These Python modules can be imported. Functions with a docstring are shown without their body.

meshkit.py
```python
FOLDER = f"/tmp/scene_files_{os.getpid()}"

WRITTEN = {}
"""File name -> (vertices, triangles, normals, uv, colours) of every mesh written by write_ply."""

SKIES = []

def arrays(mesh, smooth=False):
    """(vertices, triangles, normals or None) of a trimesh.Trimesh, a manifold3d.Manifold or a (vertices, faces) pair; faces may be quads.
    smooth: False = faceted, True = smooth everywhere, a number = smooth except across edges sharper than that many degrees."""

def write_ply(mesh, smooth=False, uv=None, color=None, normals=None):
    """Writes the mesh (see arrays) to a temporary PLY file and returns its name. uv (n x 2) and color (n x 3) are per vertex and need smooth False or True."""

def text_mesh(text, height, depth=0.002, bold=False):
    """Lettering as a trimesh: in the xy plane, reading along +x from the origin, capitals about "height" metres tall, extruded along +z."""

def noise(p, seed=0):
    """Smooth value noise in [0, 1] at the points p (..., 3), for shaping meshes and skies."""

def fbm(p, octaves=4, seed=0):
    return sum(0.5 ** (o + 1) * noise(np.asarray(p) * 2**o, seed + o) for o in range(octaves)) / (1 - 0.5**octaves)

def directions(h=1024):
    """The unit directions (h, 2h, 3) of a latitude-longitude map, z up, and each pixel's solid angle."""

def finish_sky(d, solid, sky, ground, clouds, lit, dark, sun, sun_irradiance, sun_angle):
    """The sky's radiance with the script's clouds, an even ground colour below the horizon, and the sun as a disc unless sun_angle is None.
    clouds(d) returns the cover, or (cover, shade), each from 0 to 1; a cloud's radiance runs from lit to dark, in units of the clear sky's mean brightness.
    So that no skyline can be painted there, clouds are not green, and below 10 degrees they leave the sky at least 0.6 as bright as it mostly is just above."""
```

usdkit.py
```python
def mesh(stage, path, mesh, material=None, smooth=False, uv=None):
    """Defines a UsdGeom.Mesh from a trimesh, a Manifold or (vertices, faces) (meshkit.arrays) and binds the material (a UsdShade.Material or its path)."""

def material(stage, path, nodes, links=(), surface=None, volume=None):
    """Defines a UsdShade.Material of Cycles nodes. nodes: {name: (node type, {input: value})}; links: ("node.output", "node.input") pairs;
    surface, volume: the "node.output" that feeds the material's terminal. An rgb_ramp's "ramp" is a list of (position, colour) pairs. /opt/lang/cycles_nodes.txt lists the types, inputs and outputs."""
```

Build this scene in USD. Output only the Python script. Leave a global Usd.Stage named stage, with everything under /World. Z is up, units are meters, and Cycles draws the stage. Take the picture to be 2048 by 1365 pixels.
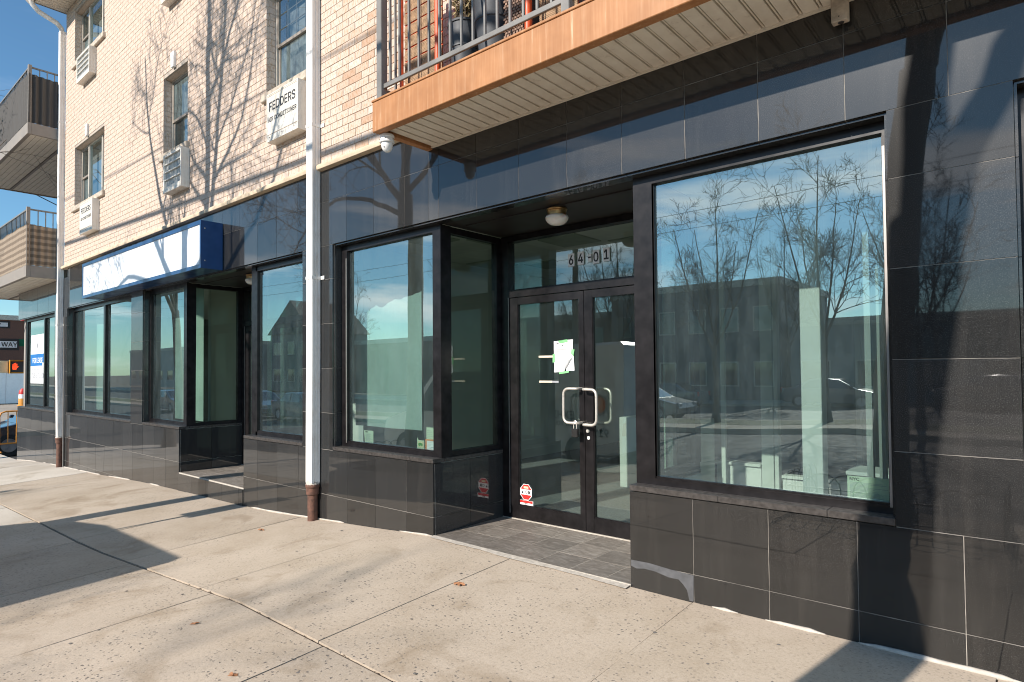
import math, random
import numpy as np
import trimesh, meshkit, usdkit
from pxr import Usd, UsdGeom, UsdLux, UsdShade, Gf, Sdf

stage = Usd.Stage.CreateInMemory()
UsdGeom.SetStageUpAxis(stage, UsdGeom.Tokens.z)
UsdGeom.SetStageMetersPerUnit(stage, 1.0)
world = UsdGeom.Xform.Define(stage, '/World')
stage.SetDefaultPrim(world.GetPrim())
UsdGeom.Scope.Define(stage, '/World/Looks')
rng = np.random.default_rng(7)

# ------------------------------------------------------------------ camera, sky, sun, exposure
EXPOSURE = 0.55
cam = UsdGeom.Camera.Define(stage, '/World/camera')
cam.CreateHorizontalApertureAttr(36.0)
cam.CreateVerticalApertureAttr(36.0 * 682 / 1024)
cam.CreateFocalLengthAttr(1244.08 / 2048 * 36.0)
cam.CreateVerticalApertureOffsetAttr(26.45 / 2048 * 36.0)
cam.CreateClippingRangeAttr(Gf.Vec2f(0.05, 2000))
cam.CreateExposureAttr(EXPOSURE)
yaw, pitch, roll = math.radians(40.545), math.radians(1.4531), math.radians(-0.48137)
_f = np.array([-math.sin(yaw) * math.cos(pitch), math.cos(yaw) * math.cos(pitch), math.sin(pitch)])
_r = np.array([math.cos(yaw), math.sin(yaw), 0.0])
_u = np.cross(_r, _f)
_r2, _u2 = math.cos(roll) * _r + math.sin(roll) * _u, -math.sin(roll) * _r + math.cos(roll) * _u
_m = np.eye(4)
_m[0, :3], _m[1, :3], _m[2, :3], _m[3, :3] = _r2, _u2, -_f, (0.0, -3.7, 1.44)
cam.AddTransformOp().Set(Gf.Matrix4d(*_m.ravel().tolist()))

SUN_T, SUN_DZ = 0.13, 0.61                       # light travels (SUN_T, 1, -SUN_DZ): into the facade, a little to the right, down
to_sun = -np.array([SUN_T, 1.0, -SUN_DZ]); to_sun /= np.linalg.norm(to_sun)
SUN_EL, SUN_ROT = math.asin(to_sun[2]), math.atan2(to_sun[0], to_sun[1])
sun = UsdLux.DistantLight.Define(stage, '/World/sun_light')
sun.CreateNormalizeAttr(True); sun.CreateIntensityAttr(1.12); sun.CreateAngleAttr(0.53)
sun.CreateColorAttr(Gf.Vec3f(1.0, 0.925, 0.84))
_z = to_sun; _x = np.cross([0, 0, 1.0], _z); _x /= np.linalg.norm(_x); _y = np.cross(_z, _x)
_m = np.eye(4); _m[0, :3], _m[1, :3], _m[2, :3] = _x, _y, _z
sun.AddTransformOp().Set(Gf.Matrix4d(*_m.ravel().tolist()))

sky = UsdLux.DomeLight.Define(stage, '/World/sky')
sky.GetPrim().SetCustomDataByKey('kind', 'structure')
sky_mat = usdkit.material(stage, '/World/Looks/sky_material', {
    'sky': ('sky_texture', {'sky_type': 'single_scattering', 'sun_disc': False, 'sun_elevation': SUN_EL, 'sun_rotation': SUN_ROT, 'altitude': 20.0, 'air_density': 1.0, 'aerosol_density': 0.15, 'ozone_density': 3.0}),
    'tint': ('mix_color', {'blend_type': 'multiply', 'fac': 1.0, 'b': (0.70, 0.94, 0.99)}),
    'tc': ('texture_coordinate', {}),
    'map': ('mapping', {'scale': (1.6, 1.6, 9.0)}),
    'noise': ('noise_texture', {'scale': 1.7, 'detail': 6.0, 'roughness': 0.55, 'distortion': 0.3}),
    'ramp': ('rgb_ramp', {'ramp': [(0.0, (0, 0, 0)), (0.50, (0, 0, 0)), (0.66, (1, 1, 1)), (1.0, (1, 1, 1))]}),
    'sep': ('separate_xyz', {}),
    'band': ('rgb_ramp', {'ramp': [(0.0, (1, 1, 1)), (0.22, (1, 1, 1)), (0.42, (0.25, 0.25, 0.25)), (0.62, (0, 0, 0)), (1.0, (0, 0, 0))]}),
    'south': ('map_range', {'from_min': 0.25, 'from_max': -0.25, 'to_min': 0.0, 'to_max': 0.85, 'clamp': True}),
    'm1': ('math', {'math_type': 'multiply'}), 'm2': ('math', {'math_type': 'multiply'}),
    'mix': ('mix_color', {'b': (11.0, 11.0, 11.2)}),
    'bg': ('background_shader', {'strength': 0.11})},
    [('tc.generated', 'map.vector'), ('map.vector', 'noise.vector'), ('noise.fac', 'ramp.fac'), ('tc.generated', 'sep.vector'), ('sep.z', 'band.fac'), ('sep.y', 'south.value'),
     ('ramp.color', 'm1.value1'), ('band.color', 'm1.value2'), ('m1.value', 'm2.value1'), ('south.result', 'm2.value2'), ('m2.value', 'mix.fac'), ('sky.color', 'tint.a'), ('tint.result', 'mix.a'), ('mix.result', 'bg.color')], surface='bg.background')
UsdShade.MaterialBindingAPI.Apply(sky.GetPrim()).Bind(sky_mat)

# ------------------------------------------------------------------ helpers
class MB:
    """Collects boxes, bars, tubes and polygons into one mesh."""
    def __init__(self): self.v, self.f, self.n = [], [], 0
    def add(self, v, f):
        v = np.asarray(v, float); f = np.asarray(f, int)
        if len(f) and f.shape[1] == 4: f = np.vstack([f[:, [0, 1, 2]], f[:, [0, 2, 3]]])
        self.v.append(v); self.f.append(f + self.n); self.n += len(v); return self
    def mesh(self, m, T=None):
        v = np.asarray(m.vertices) if T is None else trimesh.transform_points(m.vertices, T)
        return self.add(v, m.faces)
    def box(self, x0, x1, y0, y1, z0, z1):
        x0, x1 = min(x0, x1), max(x0, x1); y0, y1 = min(y0, y1), max(y0, y1); z0, z1 = min(z0, z1), max(z0, z1)
        v = [(x, y, z) for z in (z0, z1) for y in (y0, y1) for x in (x0, x1)]
        return self.add(v, [(0, 2, 3, 1), (4, 5, 7, 6), (0, 1, 5, 4), (2, 6, 7, 3), (0, 4, 6, 2), (1, 3, 7, 5)])
    def cbox(self, x0, x1, y0, y1, z0, z1, c=0.004):
        p = []
        for sx, x in ((1, x0), (-1, x1)):
            for sy, y in ((1, y0), (-1, y1)):
                for sz, z in ((1, z0), (-1, z1)):
                    p += [(x + sx * c, y + sy * c, z), (x + sx * c, y, z + sz * c), (x, y + sy * c, z + sz * c)]
        return self.mesh(trimesh.convex.convex_hull(np.array(p)))
    def prism(self, pts, a, b, axis='x'):
        """Polygon (2-D points, star-shaped enough for a fan through earcut) extruded from a to b along axis."""
        from shapely.geometry import Polygon
        m = trimesh.creation.extrude_polygon(Polygon(pts), b - a, engine='earcut')
        v = np.asarray(m.vertices).copy(); v[:, 2] += a
        o = {'x': [2, 0, 1], 'y': [0, 2, 1], 'z': [0, 1, 2]}[axis]
        w = v[:, o]; f = m.faces if axis != 'y' else m.faces[:, ::-1]
        return self.add(w, f)
    def tube(self, pts, r, sides=8, cap=True):
        p = np.asarray(pts, float); r = np.broadcast_to(np.asarray(r, float), (len(p),))
        t = np.gradient(p, axis=0); t /= np.linalg.norm(t, axis=1, keepdims=True) + 1e-12
        a = np.cross(t, np.where(np.abs(t[:, 2:]) < 0.9, [0, 0, 1.0], [1.0, 0, 0])); a /= np.linalg.norm(a, axis=1, keepdims=True) + 1e-12
        for i in range(1, len(p)):
            q = a[i - 1] - t[i] * (a[i - 1] @ t[i]); l = np.linalg.norm(q)
            if l > 1e-6: a[i] = q / l
        b = np.cross(t, a); ang = np.arange(sides) * 2 * np.pi / sides
        v = (p[:, None] + r[:, None, None] * (np.cos(ang)[None, :, None] * a[:, None] + np.sin(ang)[None, :, None] * b[:, None])).reshape(-1, 3)
        i, j = np.meshgrid(np.arange(len(p) - 1), np.arange(sides), indexing='ij')
        q = np.stack([i * sides + j, i * sides + (j + 1) % sides, (i + 1) * sides + (j + 1) % sides, (i + 1) * sides + j], -1).reshape(-1, 4)
        f = np.vstack([q[:, [0, 1, 2]], q[:, [0, 2, 3]]])
        if cap:
            e = (len(p) - 1) * sides
            f = np.vstack([f, [(0, k + 1, k) for k in range(1, sides - 1)], [(e, e + k, e + k + 1) for k in range(1, sides - 1)]])
        return self.add(v, f)
    def lathe(self, prof, c, sides=20, axis='z'):
        prof = np.asarray(prof, float); ang = np.arange(sides) * 2 * np.pi / sides
        v = np.stack([prof[:, :1] * np.cos(ang), prof[:, :1] * np.sin(ang), np.repeat(prof[:, 1:], sides, 1)], -1).reshape(-1, 3)
        i, j = np.meshgrid(np.arange(len(prof) - 1), np.arange(sides), indexing='ij')
        q = np.stack([i * sides + j, i * sides + (j + 1) % sides, (i + 1) * sides + (j + 1) % sides, (i + 1) * sides + j], -1).reshape(-1, 4)
        v = v[:, {'z': [0, 1, 2], 'x': [2, 0, 1], 'y': [1, 2, 0]}[axis]] + np.asarray(c, float)
        return self.add(v, q)
    def text(self, s, h, x, y, z, depth=0.0015, bold=False, face='-y', sx=1.0, centre=False):
        m = meshkit.text_mesh(s, h, depth, bold); v = np.asarray(m.vertices).copy(); v[:, 0] *= sx
        if centre: v[:, 0] -= (v[:, 0].max() + v[:, 0].min()) / 2
        a, b, c = v.T
        w = {'-y': np.stack([x + a, y - c, z + b], 1), '+y': np.stack([x - a, y + c, z + b], 1), '+x': np.stack([x + c, y + a, z + b], 1)}[face]
        return self.add(w, m.faces)
    def get(self): return np.vstack(self.v), np.vstack(self.f)

COUNT, LOC = {}, {}
def numbered(path):
    k = COUNT.get(path, 0); COUNT[path] = k + 1
    return path if k == 0 else f'{path}_{k:03d}'
def tag(prim, label=None, cat=None, group=None, kind=None):
    p = prim.GetPrim() if hasattr(prim, 'GetPrim') else prim
    for k, v in (('label', label), ('category', cat), ('group', group), ('kind', kind)):
        if v: p.SetCustomDataByKey(k, v)
    return p
def thing(name, label, cat, loc=(0, 0, 0), group=None, kind=None):
    path = numbered('/World/' + name)
    x = UsdGeom.Xform.Define(stage, path); x.AddTranslateOp().Set(Gf.Vec3d(*map(float, loc)))
    LOC[path] = np.asarray(loc, float)
    tag(x, label, cat, group, kind)
    return path
def obj(name, mb, mat, parent='/World', smooth=False, label=None, cat=None, group=None, kind=None):
    path = numbered(parent + '/' + name)
    off = LOC.get(parent, np.zeros(3)); LOC[path] = off
    if isinstance(mb, MB): v, f = mb.get()
    else: v, f = np.asarray(mb.vertices), np.asarray(mb.faces)
    m = usdkit.mesh(stage, path, trimesh.Trimesh(v - off, f, process=False), LOOKS[mat], smooth=smooth)
    tag(m, label, cat, group, kind)
    return path
def box(*a): return MB().box(*a)
def cbox(*a, **k): return MB().cbox(*a, **k)

# ------------------------------------------------------------------ materials
LOOKS = {}
def mat(name, nodes, links, surface='p.BSDF'):
    LOOKS[name] = usdkit.material(stage, '/World/Looks/' + name, nodes, links, surface=surface); return LOOKS[name]
def plain(name, col, rough=0.5, metallic=0.0, var=0.12, scale=6.0, bump=0.0, bscale=60.0, spec=0.5, coat=0.0, **kw):
    lo, hi = tuple(c * (1 - var) for c in col), tuple(min(1, c * (1 + var)) for c in col)
    nodes = {'g': ('geometry', {}), 'n': ('noise_texture', {'scale': scale, 'detail': 5.0, 'roughness': 0.6}),
             'r': ('rgb_ramp', {'ramp': [(0.3, lo), (0.7, hi)]}),
             'rr': ('map_range', {'from_min': 0.3, 'from_max': 0.7, 'to_min': rough * 0.85, 'to_max': min(1, rough * 1.15)}),
             'p': ('principled_bsdf', {'metallic': metallic, 'specular_ior_level': spec, 'coat_weight': coat, **kw})}
    links = [('g.position', 'n.vector'), ('n.fac', 'r.fac'), ('r.color', 'p.base_color'), ('n.fac', 'rr.value'), ('rr.result', 'p.roughness')]
    if bump:
        nodes['n2'] = ('noise_texture', {'scale': bscale, 'detail': 4.0}); nodes['b'] = ('bump', {'strength': 1.0, 'distance': bump})
        links += [('g.position', 'n2.vector'), ('n2.fac', 'b.height'), ('b.normal', 'p.normal')]
    return mat(name, nodes, links)

def streaky(name, col, stain, rough=0.45, amount=0.5, coat=0.0):
    mat(name, {'g': ('geometry', {}), 'map': ('mapping', {'scale': (38.0, 38.0, 1.3)}), 'n': ('noise_texture', {'scale': 1.0, 'detail': 6.0, 'roughness': 0.7}), 'n2': ('noise_texture', {'scale': 4.0, 'detail': 6.0, 'roughness': 0.7}),
               'mu': ('math', {'math_type': 'multiply'}), 'r': ('rgb_ramp', {'ramp': [(0.22, (0, 0, 0)), (0.42, (amount,) * 3)]}), 'mx': ('mix_color', {'a': col, 'b': stain}), 'b': ('bump', {'strength': 1.0, 'distance': 0.0012}),
               'p': ('principled_bsdf', {'roughness': rough, 'specular_ior_level': 0.4, 'coat_weight': coat})},
        [('g.position', 'map.vector'), ('map.vector', 'n.vector'), ('g.position', 'n2.vector'), ('n.fac', 'mu.value1'), ('n2.fac', 'mu.value2'), ('mu.value', 'r.fac'), ('r.color', 'mx.fac'), ('mx.result', 'p.base_color'), ('n2.fac', 'b.height'), ('b.normal', 'p.normal')])
def granite(name, coat_rough=0.012):
    mat(name, {'g': ('geometry', {}), 'oi': ('object_info', {}),
               'n': ('noise_texture', {'scale': 210.0, 'detail': 3.0, 'roughness': 0.8}),
               'r': ('rgb_ramp', {'ramp': [(0.0, (0.010,) * 3), (0.48, (0.019, 0.0188, 0.0182)), (0.56, (0.027, 0.0265, 0.0255)), (0.66, (0.070, 0.068, 0.065)), (1.0, (0.16,) * 3)]}),
               't': ('map_range', {'to_min': 0.65, 'to_max': 1.3}), 'tv': ('combine_xyz', {}), 'm': ('mix_color', {'blend_type': 'multiply', 'fac': 1.0}),
               'sm': ('mapping', {'scale': (9.0, 9.0, 0.8)}), 'sn': ('noise_texture', {'scale': 1.0, 'detail': 6.0, 'roughness': 0.7}), 'sr': ('rgb_ramp', {'ramp': [(0.50, (0, 0, 0)), (0.74, (0.10, 0.10, 0.10))]}), 'du': ('mix_color', {'b': (0.13, 0.115, 0.10)}),
               'w': ('noise_texture', {'scale': 2.2, 'detail': 1.0}), 'b': ('bump', {'strength': 1.0, 'distance': 0.0005}),
               'big': ('noise_texture', {'scale': 3.1, 'detail': 7.0, 'roughness': 0.7}),
               'cr': ('map_range', {'from_min': 0.35, 'from_max': 0.7, 'to_min': coat_rough * 0.5, 'to_max': coat_rough * 3.5}),
               'p': ('principled_bsdf', {'roughness': 0.34, 'specular_ior_level': 0.08, 'coat_weight': 1.0, 'coat_ior': 1.6})},
        [('g.position', 'n.vector'), ('n.fac', 'r.fac'), ('oi.random', 't.value'), ('t.result', 'tv.x'), ('t.result', 'tv.y'), ('t.result', 'tv.z'), ('r.color', 'm.a'), ('tv.vector', 'm.b'),
         ('g.position', 'sm.vector'), ('sm.vector', 'sn.vector'), ('sn.fac', 'sr.fac'), ('sr.color', 'du.fac'), ('m.result', 'du.a'), ('du.result', 'p.base_color'),
         ('g.position', 'w.vector'), ('w.fac', 'b.height'), ('b.normal', 'p.coat_normal'), ('g.position', 'big.vector'), ('big.fac', 'cr.value'), ('cr.result', 'p.coat_roughness')])
granite('granite')

def brick_mat(name, single):
    src = 'oi.random' if single else 'g.random_per_island'
    mat(name, {'g': ('geometry', {}), 'oi': ('object_info', {}),
               'r': ('rgb_ramp', {'ramp': [(0.0, (0.60, 0.49, 0.41)), (0.35, (0.56, 0.44, 0.35)), (0.6, (0.64, 0.545, 0.47)), (0.78, (0.53, 0.395, 0.30)), (0.9, (0.48, 0.33, 0.235)), (1.0, (0.60, 0.49, 0.41))]}),
               'map': ('mapping', {'scale': (60.0, 60.0, 22.0)}), 'n': ('noise_texture', {'scale': 1.0, 'detail': 4.0, 'roughness': 0.65}),
               'mk': ('rgb_ramp', {'ramp': [(0.0, (0.66, 0.51, 0.38)), (0.40, (0.86, 0.75, 0.63)), (0.50, (1, 1, 1)), (1.0, (1.05, 1.05, 1.05))]}),
               'mx': ('mix_color', {'blend_type': 'multiply', 'fac': 1.0}),
               'b': ('bump', {'strength': 1.0, 'distance': 0.003}), 'p': ('principled_bsdf', {'roughness': 0.85, 'specular_ior_level': 0.2})},
        [(src, 'r.fac'), ('g.position', 'map.vector'), ('map.vector', 'n.vector'), ('n.fac', 'mk.fac'), ('r.color', 'mx.a'), ('mk.color', 'mx.b'), ('mx.result', 'p.base_color'), ('n.fac', 'b.height'), ('b.normal', 'p.normal')])
brick_mat('brick_single', True); brick_mat('brick_joined', False)
plain('mortar', (0.42, 0.36, 0.30), 0.95, bump=0.002, bscale=150)

def concrete(name, col, spots=1.0, scale=1.0):
    c = np.array(col)
    mat(name, {'g': ('geometry', {}), 'oi': ('object_info', {}),
               'n': ('noise_texture', {'scale': 0.9, 'detail': 8.0, 'roughness': 0.62}), 'r': ('rgb_ramp', {'ramp': [(0.25, tuple(c * (0.80, 0.77, 0.72))), (0.5, tuple(c)), (0.75, tuple(c * (1.12, 1.13, 1.15)))]}),
               'fine': ('noise_texture', {'scale': 60.0, 'detail': 6.0, 'roughness': 0.85}), 'fr': ('rgb_ramp', {'ramp': [(0.30, (0.62, 0.59, 0.55)), (0.46, (0.96, 0.955, 0.95)), (0.65, (1.07, 1.07, 1.07))]}),
               'dn': ('noise_texture', {'scale': 34.0, 'detail': 3.0}), 'ds': ('vector_math', {'math_type': 'scale', 'scale': 0.030}), 'da': ('vector_math', {'math_type': 'add'}), 'v': ('voronoi_texture', {'scale': 40.0, 'randomness': 1.0}), 'vr': ('rgb_ramp', {'ramp': [(0.0, (0, 0, 0)), (0.20, (0, 0, 0)), (0.32, (1, 1, 1)), (1.0, (1, 1, 1))]}),
               'vs': ('separate_color', {}), 'gt': ('rgb_ramp', {'ramp': [(0.0, (0, 0, 0)), (0.40, (0, 0, 0)), (0.60, (1, 1, 1)), (1.0, (1, 1, 1))]}),
               'wear': ('noise_texture', {'scale': 1.3, 'detail': 3.0}), 'wr': ('rgb_ramp', {'ramp': [(0.38, (0.12, 0.12, 0.12)), (0.58, (1, 1, 1))]}),
               'k1': ('math', {'math_type': 'subtract', 'value1': 1.0}), 'k2': ('math', {'math_type': 'multiply'}), 'k3': ('math', {'math_type': 'multiply'}), 'k4': ('math', {'math_type': 'multiply', 'value2': spots}),
               'st': ('noise_texture', {'scale': 1.7, 'detail': 5.0, 'roughness': 0.6, 'distortion': 0.6}), 'sr': ('rgb_ramp', {'ramp': [(0.56, (1, 1, 1)), (0.68, (0.80, 0.77, 0.73)), (0.8, (0.66, 0.62, 0.57))]}), 'a3': ('mix_color', {'blend_type': 'multiply', 'fac': 1.0}),
               'tint': ('map_range', {'from_min': 0.0, 'from_max': 1.0, 'to_min': 0.90, 'to_max': 1.06}), 'tv': ('combine_xyz', {}),
               'a': ('mix_color', {'blend_type': 'multiply', 'fac': 1.0}), 'a2': ('mix_color', {'blend_type': 'multiply', 'fac': 1.0}), 'd': ('mix_color', {'b': (0.20, 0.175, 0.15)}),
               'b': ('bump', {'strength': 1.0, 'distance': 0.0025}), 'hb': ('math', {'math_type': 'multiply_add', 'value2': -0.6}),
               'p': ('principled_bsdf', {'roughness': 0.88, 'specular_ior_level': 0.25})},
        [('g.position', 'n.vector'), ('n.fac', 'r.fac'), ('g.position', 'fine.vector'), ('fine.fac', 'fr.fac'), ('r.color', 'a.a'), ('fr.color', 'a.b'),
         ('oi.random', 'tint.value'), ('tint.result', 'tv.x'), ('tint.result', 'tv.y'), ('tint.result', 'tv.z'), ('a.result', 'a2.a'), ('tv.vector', 'a2.b'),
         ('g.position', 'dn.vector'), ('dn.color', 'ds.vector1'), ('g.position', 'da.vector1'), ('ds.vector', 'da.vector2'), ('da.vector', 'v.vector'), ('v.distance', 'vr.fac'), ('v.color', 'vs.color'), ('vs.r', 'gt.fac'), ('g.position', 'wear.vector'), ('wear.fac', 'wr.fac'),
         ('vr.color', 'k1.value2'), ('k1.value', 'k2.value1'), ('gt.color', 'k2.value2'), ('k2.value', 'k3.value1'), ('wr.color', 'k3.value2'), ('k3.value', 'k4.value1'), ('k4.value', 'd.fac'), ('g.position', 'st.vector'), ('st.fac', 'sr.fac'), ('a2.result', 'a3.a'), ('sr.color', 'a3.b'), ('a3.result', 'd.a'),
         ('d.result', 'p.base_color'), ('k3.value', 'hb.value1'), ('fine.fac', 'hb.value3'), ('hb.value', 'b.height'), ('b.normal', 'p.normal')])
concrete('concrete', (0.495, 0.412, 0.322), 1.0)
concrete('concrete_new', (0.56, 0.505, 0.43), 0.2)
concrete('concrete_far', (0.42, 0.37, 0.30), 0.2)
plain('asphalt', (0.055, 0.053, 0.05), 0.9, var=0.3, scale=3, bump=0.004, bscale=120)
plain('joint_dirt', (0.10, 0.075, 0.052), 0.95, var=0.5, scale=40, bump=0.004, bscale=60)
plain('soil', (0.12, 0.09, 0.065), 0.95, var=0.4, scale=20, bump=0.01, bscale=30)
plain('grass', (0.10, 0.10, 0.045), 0.9, var=0.5, scale=8, bump=0.02, bscale=40)
plain('grout', (0.30, 0.275, 0.245), 0.9, var=0.6, scale=9)
plain('caulk', (0.50, 0.45, 0.385), 0.7, var=0.2, scale=20, bump=0.004, bscale=30)
plain('frame_black', (0.011, 0.0095, 0.010), 0.30, var=0.35, scale=9, spec=0.35, bump=0.0003, bscale=20)
plain('frame_bare', (0.30, 0.28, 0.26), 0.4, metallic=0.5)
plain('sill_stone', (0.055, 0.049, 0.045), 0.28, var=0.4, scale=30)
plain('smear_grey', (0.085, 0.086, 0.09), 0.7, var=0.3, scale=20)
plain('ceiling_black', (0.024, 0.021, 0.019), 0.4, scale=2)
def floor_tile_mat():
    mat('floor_tile', {'g': ('geometry', {}), 'oi': ('object_info', {}), 'map': ('mapping', {'scale': (9.0, 28.0, 9.0)}), 'n': ('noise_texture', {'scale': 1.0, 'detail': 8.0, 'roughness': 0.68, 'distortion': 1.2}),
        'r': ('rgb_ramp', {'ramp': [(0.25, (0.115, 0.10, 0.086)), (0.5, (0.205, 0.178, 0.152)), (0.62, (0.28, 0.25, 0.22)), (0.74, (0.42, 0.385, 0.345))]}),
        't': ('map_range', {'to_min': 0.8, 'to_max': 1.15}), 'tv': ('combine_xyz', {}), 'm': ('mix_color', {'blend_type': 'multiply', 'fac': 1.0}),
        'b': ('bump', {'strength': 1.0, 'distance': 0.001}), 'p': ('principled_bsdf', {'roughness': 0.5, 'specular_ior_level': 0.35})},
        [('g.position', 'map.vector'), ('map.vector', 'n.vector'), ('n.fac', 'r.fac'), ('oi.random', 't.value'), ('t.result', 'tv.x'), ('t.result', 'tv.y'), ('t.result', 'tv.z'), ('r.color', 'm.a'), ('tv.vector', 'm.b'), ('m.result', 'p.base_color'), ('n.fac', 'b.height'), ('b.normal', 'p.normal')])
floor_tile_mat()
def glass_mat(name, tint, r0, rough=0.0, dust=0.0, gloss=(0.86, 1.0, 0.98)):
    mat(name, {'g': ('geometry', {}), 'w': ('noise_texture', {'scale': 1.1, 'detail': 1.0}), 'b': ('bump', {'strength': 1.0, 'distance': 0.0006}),
               't': ('transparent_bsdf', {'color': tint}), 's': ('glossy_bsdf', {'color': gloss, 'roughness': rough}),
               'lw': ('layer_weight', {'blend': 0.5}), 'p5': ('math', {'math_type': 'power', 'value2': 4.0}), 'f': ('math', {'math_type': 'multiply_add', 'value2': 1.0 - r0, 'value3': r0, 'use_clamp': True}),
               'dm': ('mapping', {'scale': (7.0, 7.0, 1.6)}), 'dn': ('noise_texture', {'scale': 1.0, 'detail': 8.0, 'roughness': 0.75}), 'dr': ('rgb_ramp', {'ramp': [(0.35, (0.15 * dust,) * 3), (0.75, (dust,) * 3)]}), 'd': ('diffuse_bsdf', {'color': (0.46, 0.58, 0.58)}),
               'm': ('mix_closure', {}), 'm2': ('mix_closure', {})},
        [('g.position', 'w.vector'), ('w.fac', 'b.height'), ('b.normal', 's.normal'), ('lw.facing', 'p5.value1'), ('p5.value', 'f.value1'), ('f.value', 'm.fac'), ('t.BSDF', 'm.closure1'), ('s.BSDF', 'm.closure2'),
         ('g.position', 'dm.vector'), ('dm.vector', 'dn.vector'), ('dn.fac', 'dr.fac'), ('dr.color', 'm2.fac'), ('m.closure', 'm2.closure1'), ('d.BSDF', 'm2.closure2')], surface='m2.closure')
glass_mat('shop_glass', (0.64, 0.775, 0.735), 0.32, dust=0.065)
glass_mat('return_glass', (0.64, 0.73, 0.65), 0.09, dust=0.01)
glass_mat('door_glass', (0.68, 0.77, 0.72), 0.16, dust=0.03)
glass_mat('house_glass', (0.6, 0.65, 0.65), 0.16)
glass_mat('screen_glass', (0.35, 0.36, 0.36), 0.05, dust=0.35)
plain('white_paint', (0.80, 0.78, 0.74), 0.45, var=0.05)
streaky('pipe_white', (0.78, 0.76, 0.72), (0.46, 0.37, 0.28), 0.4, 0.55)
streaky('ac_white', (0.74, 0.70, 0.62), (0.46, 0.37, 0.26), 0.5, 0.55)
plain('ac_grille', (0.50, 0.50, 0.48), 0.55, var=0.25, scale=9)
plain('letter_dark', (0.035, 0.03, 0.03), 0.5)
plain('letter_grey', (0.33, 0.34, 0.36), 0.6)
plain('line_brown', (0.30, 0.20, 0.13), 0.6)
plain('stone_sill', (0.47, 0.40, 0.32), 0.85, var=0.3, scale=14, bump=0.004, bscale=70)
plain('stone_ledge', (0.60, 0.48, 0.34), 0.8, var=0.18, scale=6, bump=0.003, bscale=50)
plain('window_frame', (0.27, 0.23, 0.19), 0.5, var=0.12)
plain('window_frame_light', (0.52, 0.47, 0.40), 0.5, var=0.1)
plain('rust_iron', (0.13, 0.062, 0.042), 0.75, var=0.45, scale=25, bump=0.003, bscale=80)
plain('sign_blue', (0.009, 0.045, 0.14), 0.3, var=0.1, coat=0.4)
plain('sign_white', (0.82, 0.83, 0.84), 0.35, var=0.03)
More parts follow.
